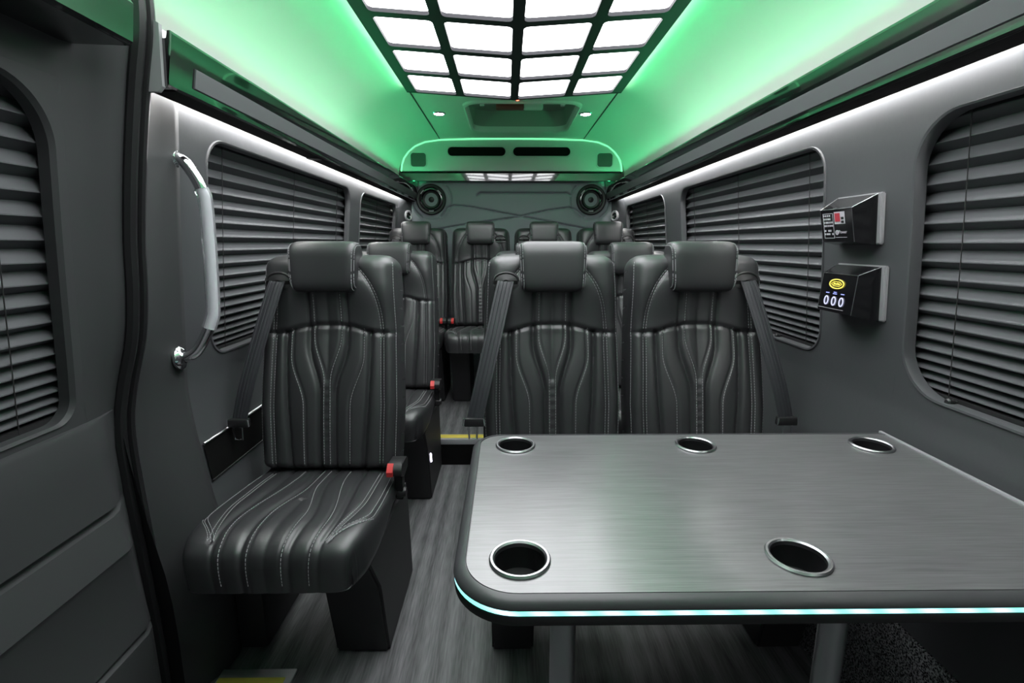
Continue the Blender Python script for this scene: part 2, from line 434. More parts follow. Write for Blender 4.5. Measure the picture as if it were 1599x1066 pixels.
# sliding door on the left
SEALT = [(-0.2, -0.864), (0.0, -0.864), (0.20, -0.862), (0.40, -0.868), (0.62, -0.876), (0.76, -0.874), (0.86, -0.852), (0.965, -0.818), (1.07, -0.800), (1.18, -0.789), (1.33, -0.765), (1.48, -0.735), (1.58, -0.712), (1.66, -0.706)]
DYS = [YF, 0.965, 0.99, 1.01, 1.03, 1.045, 1.06]
side = -1
b = NB()
DO = 0.012                                   # door sits a little outside the wall line
def xdoor(z, extra=0.0, y=0.0):
    x = CX - (hw(z) + DO) + extra; k_ = ss(0.966, 1.06, y)
    return x * (1 - k_) + (smooth_tab(SEALT, z) - 0.004) * k_
dl = [(-0.20, 0.0), (0.312, 0.0), (0.318, -0.008), (0.324, -0.008), (0.330, 0.0), (0.505, 0.004), (0.520, 0.014), (0.535, 0.012), (0.600, 0.004), (0.604, -0.008),
      (0.612, -0.008), (0.618, 0.006), (0.72, 0.010), (0.800, 0.012), (0.810, 0.008), (0.812, -0.002)]
add_grid(b, lambda u, v: (lambda e, y: (xdoor(e[0], e[1], y), y, e[0]))(dl[int(round(v * (len(dl) - 1)))], DYS[int(round(u * 6))]), 6, len(dl) - 1)
(s_, a0, a1, z0, z1, r) = WIN['D']
zA, zB, A0, A1 = 0.812, 1.46, -0.02, 0.965
h, o = rr_loops(a0, a1, z0, z1, r, A0, A1, zA, zB, 6, 10, 0.045)
add_ring_patch(b, h, o, lambda y, z: (xdoor(z), y, z), 3)
cyw, czw = (a0 + a1) / 2, (z0 + z1) / 2
def drim(off, k): return lambda p: (lambda y, z: (xdoor(z) - off, y, z))(p[0] + k * (cyw - p[0]), p[1] + k * (czw - p[1]))
add_band(b, h, [drim(0, 0), drim(-0.003, 0.004), drim(0.004, 0.018), drim(0.024, 0.02)])
add_grid(b, lambda u, v: (lambda y, z: (xdoor(z, 0, y), y, z))(DYS[1 + int(round(u * 5))], zA + (zB - zA) * v), 5, 14)
add_grid(b, lambda u, v: (xdoor(zA + (zB - zA) * v), YF + (A0 - YF) * u, zA + (zB - zA) * v), 1, 14)
add_grid(b, lambda u, v: (lambda y, z: (xdoor(z, 0, y), y, z))(DYS[int(round(u * 6))], zB + 0.14 * v), 6, 4)
door = struct('door_1', b, DOORV, sharp=30, label='grey sliding door with a blinded window and creased lower panel')

# door pillar, seals
SEALT = [(-0.2, -0.864), (0.0, -0.864), (0.20, -0.862), (0.40, -0.868), (0.62, -0.876), (0.76, -0.874), (0.86, -0.852), (0.965, -0.818), (1.07, -0.800), (1.18, -0.789), (1.33, -0.765), (1.48, -0.735), (1.58, -0.712), (1.66, -0.706)]
b = NB()
def xpil(z, o=0.0): return CX - hw(z) + 0.012 + o
def pil(u, v):
    z = -0.2 + 1.80 * v
    prof = [1.072, 1.085, 1.105, 1.14, 1.19, 1.235, 1.256, 1.266]; i = int(round(u * 7))
    bl = [1.0, 0.97, 0.75, 0.35, 0.06, 0.0, 0.0, 0.0][i]; o_ = [0, 0, 0, 0, 0, 0, -0.003, -0.018][i]
    return (xpil(z, o_) * (1 - bl) + (smooth_tab(SEALT, z)) * bl, prof[i], z)
add_grid(b, pil, 7, 36)
struct('trim_1', b, DOORV, sharp=60, label='grey door pillar with the grab handle on it')
SEALP = [(-0.864, 0.0), (-0.862, 0.20), (-0.868, 0.40), (-0.876, 0.62), (-0.874, 0.76), (-0.852, 0.86), (-0.818, 0.965), (-0.800, 1.07), (-0.789, 1.18), (-0.765, 1.33), (-0.735, 1.48), (-0.712, 1.58), (-0.708, 1.66), (-0.720, 1.74), (-0.715, 1.81), (-0.665, 1.868), (-0.60, 1.905)]
st = thing('door_seal', 'black rubber seal running up the edge of the sliding door', 'seal', (-0.85, 1.07, 0))
for dy, dx, rr in ((1.062, 0.0, 0.014), (1.090, 0.004, 0.009)):
    b = NB(); add_tube(b, spline([(x + dx, dy, z) for x, z in SEALP], 4), rr, 8); obj('rubber_bead', b, RUBBER, st)
b = NB(); add_grid(b, lambda u, v: (lambda z: (smooth_tab(SEALT, z) * (1 - u) + (xdoor(z) - 0.008) * u, 1.070 - 0.014 * u, z))(-0.15 + 1.85 * v), 1, 24); obj('rubber_backing', b, RUBBER, st)
b = NB(); add_tube(b, [(xpil(0.36) + 0.004, 1.095, 0.36), (xpil(0.36) + 0.006, 1.16, 0.36), (xpil(0.365) + 0.004, 1.25, 0.372)], 0.002, 5); obj('seam', b, RUBBER, D.objects['trim_1'])

# glass behind the blinds, and the blinds
def window(n, key, name_blind, label, group='pleated window blinds'):
    (s, y0, y1, z0, z1, r) = WIN[key]
    off = DO if key == 'D' else 0.0
    X = lambda z, o_: CX + s * (hw(z) + off + o_)
    b = NB()
    add_grid(b, lambda u, v: (X(z0 - 0.03 + (z1 - z0 + 0.06) * v, 0.066), y0 - 0.03 + (y1 - y0 + 0.06) * u, z0 - 0.03 + (z1 - z0 + 0.06) * v), 1, 8)
    add_grid(b, lambda u, v: (X(z0 - 0.03 + (z1 - z0 + 0.06) * v, 0.070), y0 - 0.03 + (y1 - y0 + 0.06) * u, z0 - 0.03 + (z1 - z0 + 0.06) * v), 1, 8)
    o = struct('window_%d' % n, b, GLASSD, label='dark tinted pane behind a pleated blind')
    t = thing('window_blind', label, 'blind', (X(z0, 0.05), (y0 + y1) / 2, z0), group)
    ya, yb = y0 - 0.05, y1 + 0.05
    # pleats open wide at the top and close up towards the bottom
    N = 19; p0, p1 = 0.0445, 0.0175
    hs = [p0 + (p1 - p0) * ss(0.25, 1.05, i / (N - 1)) for i in range(N)]
    tot = (z1 - z0) + 0.01; k = tot / sum(hs); hs = [h_ * k for h_ in hs]
    z = z1 + 0.012
    for h_ in hs:
        b = NB()
        zt, zm, zb = z, z - h_ * 0.60, z - h_
        pr = [(X(zt, 0.050), zt), (X(zm, 0.0265), zm), (X(zm, 0.0265), zm - 0.0022), (X(zb, 0.050), zb), (X(zb, 0.053), zb), (X(zt, 0.053), zt)]
        add_prism(b, pr, lambda p: (p[0], ya, p[1]), lambda p: (p[0], yb, p[1]))
        obj('pleat', b, PLEAT, t, sharp=20)
        z -= h_
    for f in (0.10, 0.5, 0.90):
        b = NB(); y = y0 + (y1 - y0) * f
        add_tube(b, [(X(z1 - (z1 - z0) * q / 8, 0.0245), y, z1 - (z1 - z0) * q / 8) for q in range(9)], 0.0011, 5); obj('cord', b, CORD, t)
    b = NB(); add_prism(b, [(X(z0 + 0.016, 0.024), z0 + 0.016), (X(z0, 0.024), z0 - 0.012), (X(z0, 0.06), z0 - 0.012), (X(z0 + 0.016, 0.06), z0 + 0.016)],
                        lambda p: (p[0], ya, p[1]), lambda p: (p[0], yb, p[1])); obj('bottom_rail', b, PLASTIC, t)
    kn = {'R0': [0.985, 0.80], 'R1': [1.66], 'L1': [1.66]}.get(key, [])
    for ky in kn:
        zz = z0 + 0.010
        b = NB(); add_lathe(b, [(0.0, 0.022), (0.005, 0.022), (0.008, 0.019), (0.0085, 0.010), (0.004, 0.008), (0.004, 0.0)], (X(zz, 0.024), ky, zz), (-s, 0, 0), 14)
        obj('knob', b, PLASTIC, t)
window(1, 'D', 'door', 'dark pleated blind in the window of the sliding door')
window(2, 'L1', '', 'dark pleated blind behind the chrome grab handle on the left wall')
window(3, 'L2', '', 'narrow looking dark pleated blind at the rear of the left wall')
window(4, 'R0', '', 'large dark pleated blind over the table on the right wall')
window(5, 'R1', '', 'dark pleated blind left of the two control boxes on the right wall')
window(6, 'R2', '', 'narrow looking dark pleated blind at the rear of the right wall')

# ceiling: curved coves and the flat centre with the roof hatch
CV = [(0.845, 1.50), (0.848, 1.58), (0.843, 1.66), (0.825, 1.735), (0.785, 1.805), (0.725, 1.862), (0.645, 1.903), (0.56, 1.921), (0.53, 1.924)]
cvp = spline([(h_, z_, 0) for h_, z_ in CV], 4)
for nm, s in (('ceiling_left', -1), ('ceiling_right', 1)):
    b = NB(); add_grid(b, lambda u, v: (CX + s * cvp[int(round(v * (len(cvp) - 1)))].x, YF + (YB - YF) * u, cvp[int(round(v * (len(cvp) - 1)))].y), 1, len(cvp) - 1)
    struct(nm, b, CEILF, sharp=80, label='pale cloth ceiling cove lit green')
HX0, HX1, HY0, HY1 = -0.220, 0.400, 2.88, 3.56
ZC = 1.926
b = NB()
h, o = rr_loops(HX0, HX1, HY0, HY1, 0.09, CX - 0.53, CX + 0.53, 2.62, YB, 5, 6)
add_ring_patch(b, h, o, lambda x, y: (x, y, ZC), 2)
add_grid(b, lambda u, v: (CX - 0.53 + 1.06 * u, YF + (2.62 - YF) * v, ZC), 1, 1)
struct('ceiling', b, CEILF, label='pale ceiling panel around the roof hatch')
for s in (-1, 1):
    b = NB(); add_tube(b, [(CX + s * 0.53, YF, 1.924), (CX + s * 0.53, YB, 1.924)], 0.0035, 6); struct('trim_%d' % (3 + s), b, RUBBER)

t = thing('roof_hatch', 'pale roof hatch with a recessed pan and red handle in the rear ceiling', 'hatch', (0.09, 3.24, ZC))
ccx, ccy = (HX0 + HX1) / 2, (HY0 + HY1) / 2
def hm(k, z): return lambda p: (ccx + (p[0] - ccx) * k, ccy + (p[1] - ccy) * k, z)
b = NB(); rows = add_band(b, h, [hm(1.075, ZC - 0.001), hm(1.065, ZC - 0.012), hm(1.035, ZC - 0.016), hm(1.0, ZC - 0.010), hm(0.99, ZC + 0.02)]); obj('rim', b, ARCH, t)
b = NB(); rows = add_band(b, h, [hm(0.99, ZC + 0.02), hm(0.95, ZC + 0.115), hm(0.88, ZC + 0.125)]); b.faces.new(rows[-1]); obj('pan', b, PANM, t)
for x in (-0.135, 0.315):
    b = NB(); add_box(b, x - 0.012, x + 0.012, 2.93, 2.965, ZC - 0.005, ZC + 0.07, 0.004); obj('bracket', b, ARCH, t)
    b = NB(); add_box(b, x - 0.045 - 0.03 * (1 if x < 0 else -1), x + 0.045 - 0.03 * (1 if x < 0 else -1), 2.935, 2.95, ZC + 0.04, ZC + 0.08, 0.003); obj('latch', b, PLASTIC, t)
b = NB(); add_box(b, -0.06, 0.10, 3.02, 3.06, ZC - 0.004, ZC + 0.040, 0.008); obj('handle', b, DRED, t)
b = NB(); add_box(b, 0.10, 0.21, 3.02, 3.06, ZC - 0.002, ZC + 0.036, 0.008); obj('handle_base', b, ARCH, t)
b = NB(); add_box(b, 0.02, 0.12, 2.80, 2.83, ZC - 0.012, ZC, 0.003); hs_ = obj('sensor', b, ARCH, t)
b = NB(); add_lathe(b, [(0.0, 0.005), (0.006, 0.004), (0.009, 0.0)], (0.06, 2.80, ZC - 0.012), (0, -0.5, -0.85), 12); obj('warning_light', b, REDLED, hs_)

for x, lab in ((-0.398, 'left'), (0.470, 'right')):
    t = thing('ceiling_spotlight', 'small round white spotlight %s of the roof hatch' % lab, 'spotlight', (x, 3.12, ZC), 'rear ceiling spotlights')
    b = NB(); add_lathe(b, [(0.031, 0.0), (0.040, 0.0), (0.041, 0.005), (0.034, 0.010), (0.030, 0.008), (0.029, 0.0)], (x, 3.12, ZC), (0, 0, -1), 24); obj('bezel', b, CHROME, t)
    b = NB(); add_lathe(b, [(0.0, 0.009), (0.02, 0.008), (0.029, 0.004)], (x, 3.12, ZC), (0, 0, -1), 24); obj('lens', b, SPOT, t)

# ceiling grid of lit panels, folded along its middle
GX = 0.528; GYB = 2.625; GP = 0.2855; GN = 8
def gz(x, dz=0.0): return 1.864 + 0.066 * abs(x - CX) + dz
t = thing('ceiling_light_grid', 'black grid of lit white panels running along the ceiling', 'ceiling light', (CX, 1.2, 1.86))
b = NB(); cells = []
for j in range(GN):
    ya, yb = GYB - GP * (j + 1), GYB - GP * j
    for i in range(4):
        xa = CX - GX + i * GX / 2; xb = xa + GX / 2
        ml = 0.050 if i == 0 else 0.019; mr_ = 0.050 if i == 3 else 0.019
        h, o = rr_loops(xa + ml, xb - mr_, ya + 0.019, yb - 0.019, 0.018, xa, xb, ya, yb, 3, 3)
        add_ring_patch(b, h, o, lambda x, y: (x, y, gz(x)), 1)
        add_band(b, h, [lambda p: (p[0], p[1], gz(p[0])), lambda p: (p[0], p[1], gz(p[0], 0.012))])
        cells.append((xa, xb, ya, yb, h))
lp = [(CX - GX, ), (CX + GX, )]
ys0, ys1 = GYB - GP * GN, GYB
for s in (-1, 1):
    add_grid(b, lambda u, v: (CX + s * (GX - 0.045 * v), ys0 + (ys1 - ys0) * u, gz(CX + GX) + 0.004), 1, 1)
    add_grid(b, lambda u, v: (CX + s * GX, ys0 + (ys1 - ys0) * u, gz(CX + GX) + 0.004 * v), 1, 1)
    add_grid(b, lambda u, v: (CX + s * (GX - 0.045), ys0 + (ys1 - ys0) * u, gz(CX + GX) + 0.025 * v), 1, 1)
add_grid(b, lambda u, v: (CX - GX + 2 * GX * u, ys1, gz(CX - GX + 2 * GX * u) * (1 - v) + ZC * v), 2, 1)
obj('frame', b, FRAMEB, t)
for s in (-1, 1):
    b = NB(); xs = sorted((CX + s * 0.4845, CX + s * 0.4905)); add_box(b, xs[0], xs[1], ys0, ys1 - 0.02, 1.9075, 1.9205); obj('green_strip', b, GRIDFILL, t)  # added unseen strip, evens out the green on the ceiling
for (xa, xb, ya, yb, h) in cells:
    b = NB()
    add_grid(b, lambda u, v: (lambda x: (x, ya + 0.008 + (yb - ya - 0.016) * v, gz(x, 0.013)))(xa + 0.006 + (xb - xa - 0.012) * u), 1, 1)
    add_grid(b, lambda u, v: (lambda x: (x, ya + 0.008 + (yb - ya - 0.016) * v, gz(x, 0.016)))(xa + 0.006 + (xb - xa - 0.012) * u), 1, 1)
    obj('light_panel', b, PANEL, t)

# cornices along both sides with their LED strips
def cornice(s, y0, y1, label, endcap, wash=True):
    X = lambda h_: CX + s * h_
    t = thing('overhead_cornice', label, 'cornice', (X(0.77), (y0 + y1) / 2, 1.49), 'gloss black cornices')
    body = [(0.790, 1.486), (0.732, 1.484), (0.727, 1.487), (0.726, 1.497), (0.7165, 1.546), (0.7155, 1.550), (0.7095, 1.582), (0.712, 1.588), (0.718, 1.588), (0.722, 1.574), (0.772, 1.570), (0.774, 1.618), (0.779, 1.618), (0.784, 1.566), (0.850, 1.562), (0.850, 1.512), (0.794, 1.510)]  # thin upright ridge added in this outline, shades lower cove from green strip
    b = NB(); add_prism(b, body, lambda p: (X(p[0]), y0 - (0.030 if endcap else 0.0), p[1]), lambda p: (X(p[0]), y1, p[1])); obj('fascia', b, GLOSS, t, sharp=25)
    b = NB(); add_prism(b, [(0.790, 1.4858), (0.7325, 1.4838), (0.7325, 1.4822), (0.790, 1.4842)], lambda p: (X(p[0]), y0, p[1]), lambda p: (X(p[0]), y1, p[1])); obj('soffit', b, BLACK, t, sharp=25)
    yy0 = y0 + (0.05 if endcap else 0.0)
    ins = [(0.7255, 1.5005), (0.7215, 1.5025), (0.7140, 1.5405), (0.7172, 1.5425)]
    b = NB(); add_prism(b, ins, lambda p: (X(p[0]), yy0, p[1]), lambda p: (X(p[0]), y1, p[1])); obj('ribbed_insert', b, INSERT, t, sharp=25)
    if wash:
      b = NB(); add_prism(b, [(0.797, 1.5098), (0.797, 1.5045), (0.806, 1.5045), (0.806, 1.5098)], lambda p: (X(p[0]), y0 + 0.02, p[1]), lambda p: (X(p[0]), y1 - 0.01, p[1])); obj('wash_strip', b, WASH, t)
    b = NB(); add_prism(b, [(0.738, 1.5730), (0.738, 1.579), (0.752, 1.579), (0.752, 1.5730)], lambda p: (X(p[0]), y0 + 0.02, p[1]), lambda p: (X(p[0]), y1 - 0.05, p[1])); obj('green_strip', b, COVE, t)
    b = NB(); add_prism(b, [(0.800, 1.566), (0.800, 1.572), (0.806, 1.572), (0.806, 1.566)], lambda p: (X(p[0]), y0 + 0.02, p[1]), lambda p: (X(p[0]), y1 - 0.05, p[1])); obj('pale_strip', b, COVEW, t)
    if endcap:
        b = NB(); add_prism(b, [(0.832, 1.472), (0.746, 1.472), (0.736, 1.482), (0.728, 1.598), (0.738, 1.604), (0.832, 1.604)], lambda p: (X(p[0]), y0 - 0.038, p[1]), lambda p: (X(p[0]), y0 - 0.028, p[1])); obj('end_cap', b, GREYP, t, sharp=25)
    b = NB(); add_prism(b, [(0.709, 1.572), (0.706, 1.640), (0.852, 1.640), (0.852, 1.566)], lambda p: (X(p[0]), y1 - 0.012, p[1]), lambda p: (X(p[0]), y1, p[1])); obj('light_baffle', b, PLASTIC, t)  # added baffle, keeps strip light off the rear bulkhead
    for q in (0.30,):
        yq = y0 + (y1 - y0) * q
        b = NB(); add_box(b, min(X(0.74), X(0.785)), max(X(0.74), X(0.785)), yq - 0.02, yq + 0.02, 1.479, 1.4855, 0.002); obj('clip', b, PLASTIC, t)
cornice(-1, 1.125, 3.90, 'gloss black cornice with grey insert along the left wall', True)
cornice(1, YF, 3.90, 'gloss black cornice with grey insert along the right wall', False)
t = thing('overhead_cornice', 'gloss black cornice section above the sliding door', 'cornice', (CX - 0.77, 0.07, 1.52), 'gloss black cornices')
b = NB(); add_prism(b, [(0.845, 1.524), (0.722, 1.520), (0.713, 1.526), (0.703, 1.588), (0.707, 1.594), (0.715, 1.594), (0.719, 1.580), (0.845, 1.576)], lambda p: (CX - p[0], YF, p[1]), lambda p: (CX - p[0], 0.985, p[1])); obj('fascia', b, GLOSS, t, sharp=25)
b = NB(); add_prism(b, [(0.738, 1.5795), (0.738, 1.586), (0.752, 1.586), (0.752, 1.5795)], lambda p: (CX - p[0], YF, p[1]), lambda p: (CX - p[0], 0.97, p[1])); obj('green_strip', b, COVE, t)

# rear: arch, valance, bulkhead, corner posts
AO = [(0.825, 1.697), (0.818, 1.745), (0.800, 1.790), (0.765, 1.835), (0.715, 1.873), (0.64, 1.902), (0.53, 1.917), (0.30, 1.923), (0.0, 1.925)]
ol = [(CX - h_, z_) for h_, z_ in AO] + [(CX + h_, z_) for h_, z_ in AO[-2::-1]]
t = thing('rear_arch_panel', 'pale arched panel lit green above the rear seats', 'panel', (CX, 3.86, 1.70))
b = NB(); add_prism(b, ol, lambda p: (p[0], 3.83, p[1]), lambda p: (p[0], YB, p[1])); obj('board', b, ARCH, t, sharp=25)
b = NB(); add_tube(b, [(CX + (x - CX) * 0.99, 3.828, z - 0.004) for x, z in ol], 0.006, 8); obj('edge_glow', b, BEADGLOW, t)  # glow added to the bead, stands for light catching the arch edge
def pill(x0, x1, z0, z1, n=10):
    r = (z1 - z0) / 2; zc = (z0 + z1) / 2
    return [(x1 - r + r * math.cos(-PI / 2 + PI * i / n), zc + r * math.sin(-PI / 2 + PI * i / n)) for i in range(n + 1)] + \
           [(x0 + r + r * math.cos(PI / 2 + PI * i / n), zc + r * math.sin(PI / 2 + PI * i / n)) for i in range(n + 1)]
for x0, x1 in ((-0.435, -0.002), (0.045, 0.475)):
    pl = pill(x0, x1, 1.797, 1.868)
    b = NB(); add_tube(b, [(x, 3.829, z) for x, z in pl], 0.005, 6, closed=True); vr = obj('slot_rim', b, ARCH, t)
    b = NB(); add_prism(b, pl, lambda p: (p[0], 3.8285, p[1]), lambda p: (p[0], 3.84, p[1])); obj('slot', b, BLACK, vr)
for s in (-1, 1):
    xc = CX + s * 0.688; zc = 1.772
    rl, _ = rr_loops(xc - 0.060, xc + 0.060, zc - 0.050, zc + 0.055, 0.025, 0, 1, 0, 1, 3, 3)
    b = NB(); add_tube(b, [(x, 3.829, z) for x, z in rl], 0.005, 6, closed=True); vr = obj('speaker_rim', b, ARCH, t)
    b = NB(); add_prism(b, rl, lambda p: (p[0], 3.8285, p[1]), lambda p: (p[0], 3.84, p[1])); obj('speaker_grille', b, GLOSS, vr)

b = NB(); add_box(b, CX - 0.84, CX + 0.84, 3.845, YB - 0.035, 1.626, 1.684, 0.003)
tag(obj('gloss_valance', b, GLOSS, sharp=10), 'gloss black strip under the green arch reflecting the ceiling lights', 'trim strip')

# bulkhead: padded board with pressed seams
SEAMS = [[(-0.20, 1.548), (0.46, 1.548)], [(-0.20, 1.548), (-0.225, 1.53)], [(0.46, 1.548), (0.485, 1.53)],
         [(-0.50, 1.375), (-0.45, 1.44), (-0.40, 1.456), (-0.28, 1.445), (0.62, 1.28), (0.74, 1.26)],
         [(-0.74, 1.24), (-0.40, 1.30), (0.10, 1.372), (0.32, 1.42), (0.48, 1.44), (0.53, 1.425), (0.60, 1.37)]]
SPK = [(-0.572, 1.497), (0.645, 1.497)]
def seg_d(px, pz, a, c):
    dx, dz = c[0] - a[0], c[1] - a[1]; t_ = max(0, min(1, ((px - a[0]) * dx + (pz - a[1]) * dz) / (dx * dx + dz * dz)))
    return math.hypot(px - a[0] - t_ * dx, pz - a[1] - t_ * dz)
def bulk(u, v):
    x = CX - 0.77 + 1.54 * u; z = 1.05 + 0.60 * v; d = 0.0
    m_ = min(seg_d(x, z, a, c) for pl in SEAMS for a, c in zip(pl, pl[1:]))
    d += 0.016 * math.exp(-(m_ / 0.0055) ** 2)
    for sx, sz in SPK:
        q = math.hypot(x - sx, z - sz); d += 0.010 * math.exp(-((q - 0.150) / 0.007) ** 2) * (1 if abs(x - sx) > 0.07 and z < 1.60 else 0.3)
    return (x, YB - 0.03 + d, z)
b = NB(); add_grid(b, bulk, 260, 100)
add_box(b, CX - 0.79, CX + 0.79, YB - 0.028, YB, 0.1, 1.06)
struct('wall_rear', b, BULK, sharp=70, label='dark padded rear bulkhead with crossing pressed seams')
for (sx, sz), lab in zip(SPK, ('left', 'right')):
    t = thing('bulkhead_speaker', 'round black speaker on the %s of the rear bulkhead' % lab, 'speaker', (sx, YB - 0.03, sz), 'round bulkhead speakers')
    ax = (0, -1, 0); o_ = (sx, YB - 0.032, sz)
    b = NB(); add_lathe(b, [(0.112, -0.005), (0.114, 0.008), (0.106, 0.016), (0.092, 0.014), (0.088, 0.004)], o_, ax, 40); obj('trim_ring', b, PLASTIC, t)
    b = NB(); add_lathe(b, [(0.090, 0.006), (0.082, 0.012), (0.076, 0.012), (0.070, 0.004), (0.062, 0.0)], o_, ax, 40); obj('surround', b, GLOSS, t)
    b = NB(); add_lathe(b, [(0.064, 0.004), (0.045, -0.004), (0.022, -0.008)], o_, ax, 40); cn = obj('cone', b, CONE, t)
    b = NB(); add_lathe(b, [(0.024, -0.008), (0.018, 0.004), (0.008, 0.008), (0.0, 0.009)], o_, ax, 24); obj('dust_cap', b, CONE, cn)
    for q in (40, 140, 270):
        cx_, cz_ = sx + 0.083 * math.cos(R(q)), sz + 0.083 * math.sin(R(q))
        b = NB(); ps = [(sx + 0.086 * math.cos(R(q + k)), YB - 0.048, sz + 0.086 * math.sin(R(q + k))) for k in (-12, -6, 0, 6, 12)]
        add_tube(b, ps, 0.004, 6); obj('accent', b, ALU, t)

for s, nm in ((-1, 'wall_rear_corner_left'), (1, 'wall_rear_corner_right')):
    b = NB()
    add_grid(b, lambda u, v: (CX + s * (hw(0.3 + 1.25 * v) * (1 - u) + 0.755 * u), 3.735 + 0.19 * u, 0.3 + 1.25 * v), 4, 10)
    struct(nm, b, VINYL, sharp=60)
    # round outlet on the corner
    px, py, pz = CX + s * 0.787, 3.845, 1.375
    ax = Vector((-s * 0.92, -0.38, 0.0)).normalized()
    t = thing('round_vent', 'small round chrome ringed outlet on the %s rear corner post' % ('left' if s < 0 else 'right'), 'vent', (px, py, pz), 'rear corner outlets')
    ax = Vector((-s * 0.88, -0.47, 0.0))
    b = NB(); add_lathe(b, [(0.024, 0.0), (0.040, 0.0), (0.040, 0.012), (0.033, 0.018), (0.025, 0.012)], (px, py, pz), ax, 24); obj('ring', b, GREYP, t)
    b = NB(); add_lathe(b, [(0.026, 0.010), (0.020, 0.004), (0.010, 0.010), (0.0, 0.011)], (px, py, pz), ax, 24); obj('nozzle', b, GLOSS, t)

# ------------------------------------------------------------------ seats
TH = R(12.5); BL = 0.690
UT = Vector((0, math.sin(TH), math.cos(TH))); UN = Vector((0, -math.cos(TH), math.sin(TH))); BO = Vector((0, 0.085, 0.455))
def back_half(t_):
    q = t_ / BL
    h_ = lerp_tab([(0, 0.214), (0.3, 0.222), (0.65, 0.216), (1, 0.206)], q)
    r = 0.050
    if t_ > BL - r: h_ = h_ - r + math.sqrt(max(0.0, r * r - (t_ - BL + r) ** 2))
    r = 0.035
    if t_ < r: h_ = h_ - r + math.sqrt(max(0.0, r * r - (r - t_) ** 2))
    return h_
def arch_t(s): return BL * (0.668 - 0.035 * ss(0.15, 0.75, abs(s)))
def back_lines(t_, s=0.0):
    """|s| of every seam at this height: list of (pos, kind)"""
    at = arch_t(s)
    if t_ < at:
        q = 1 - t_ / at
        return [(0.175 - 0.15 * ss(0.08, 0.38, q), 'c'), (0.27 - 0.165 * ss(0.12, 0.48, q), 'g'), (0.49 - 0.19 * ss(0.18, 0.55, q), 'c2'), (0.60 - 0.08 * ss(0.0, 1.0, q), 'g'), (0.765, 'd')]
    r = (t_ - at) / (BL - at)
    out = []
    if r < 0.62: out += [(0.175, 'c'), (0.275, 'g2')]
    if r < 0.86: out.append((0.77 - 0.40 * max(0, r / 0.86) ** 3.2 - 0.06 * r, 'd'))
    return out
AMP = {'g': (0.0085, 0.0070), 'g2': (0.005, 0.005), 'c': (0.0030, 0.0035), 'c2': (0.0032, 0.0045), 'd': (0.003, 0.005), 'e': (0.003, 0.004)}
def back_depth(s, t_):
    a = abs(s); h_ = max(back_half(t_), 0.02); q = t_ / BL
    E = (1 - a ** 9) ** 0.40
    et = min(1.0, t_ / 0.035); eb = min(1.0, (BL - t_) / 0.045)
    E *= math.sqrt(max(0, 1 - (1 - et) ** 2)) * math.sqrt(max(0, 1 - (1 - eb) ** 2))
    d = 0.085
    at = arch_t(s)
    up = ss(-0.002, 0.012, t_ - at)
    r = max(0.0, (t_ - at) / (BL - at))
    d += up * (0.004 + 0.024 * ss(0.0, 0.60, r) - 0.010 * ss(0.75, 1.0, r))
    d += (1 - up) * (0.010 * math.sin(min(1, q / 0.62) * PI) ** 1.0)
    d -= 0.007 * math.exp(-((t_ - at + 0.003) / 0.006) ** 2)
    d += 0.010 * ss(0.72, 0.9, a) * (1 - up * 0.6)
    # pads between the seams swell
    ls = sorted([0.0] + [p for p, k in back_lines(t_, s) if k in ('g', 'g2', 'd')] + [1.0])
    for p0, p1 in zip(ls, ls[1:]):
        if p0 <= a <= p1 and p1 - p0 > 0.04:
            m_ = (a - p0) / (p1 - p0); d += 0.006 * (1 - (2 * m_ - 1) ** 2) * min(1, (p1 - p0) / 0.2)
            break
    for p, k in back_lines(t_, s):
        A, W = AMP[k]; x = (a - p) * h_; d -= A * math.exp(-(x / W) ** 2)
    if t_ < at * 0.62: # centre rib, gathered
        x = a * h_
        d += 0.0035 * math.exp(-(x / 0.012) ** 2) + 0.0008 * math.exp(-(x / 0.016) ** 2) * math.sin(t_ * 2 * PI / 0.024)
    return d * E
def back_pt(s, t_, lift=0.0):
    return BO + UT * t_ + Vector((1, 0, 0)) * (s * back_half(t_)) + UN * (back_depth(s, t_) + lift)

def build_back():
    b = NB(); nu, nv = 150, 132
    def fn(u, v):
        s = 2 * u - 1; s = math.copysign(abs(s) ** 0.93, s)
        return back_pt(max(-1, min(1, s)), BL * v)
    add_grid(b, fn, nu, nv)
    def bk(u, v):
        s = 2 * u - 1; t_ = BL * v; E = (1 - abs(s) ** 9) ** 0.4 * math.sqrt(max(0, 1 - (2 * v - 1) ** 16))
        return BO + UT * t_ + Vector((1, 0, 0)) * (s * back_half(t_)) - UN * 0.03 * E
    add_grid(b, bk, 24, 24)
    return finish(b, 'backrest', LEATHER, 60)

def dash(b, p, q, n, wd=0.0006, hgt=0.0006):
    t_ = (q - p); L_ = t_.length
    if L_ < 1e-6: return
    t_ /= L_; sd = t_.cross(n).normalized() * wd; up = n * hgt
    v = [b.verts.new(c) for c in (p - sd - up, p + sd - up, q + sd - up, q - sd - up, p - sd * .7 + up, p + sd * .7 + up, q + sd * .7 + up, q - sd * .7 + up)]
    for f in ((4, 5, 6, 7), (0, 1, 5, 4), (1, 2, 6, 5), (2, 3, 7, 6), (3, 0, 4, 7)): b.faces.new([v[i] for i in f])

def stitch_line(b, pt, n_of, a0, a1, length, step=0.0085, duty=0.68):
    n = max(2, int(length / step))
    for i in range(n):
        u0 = a0 + (a1 - a0) * i / n; u1 = a0 + (a1 - a0) * (i + duty) / n
        dash(b, Vector(pt(u0)), Vector(pt(u1)), n_of(u0))

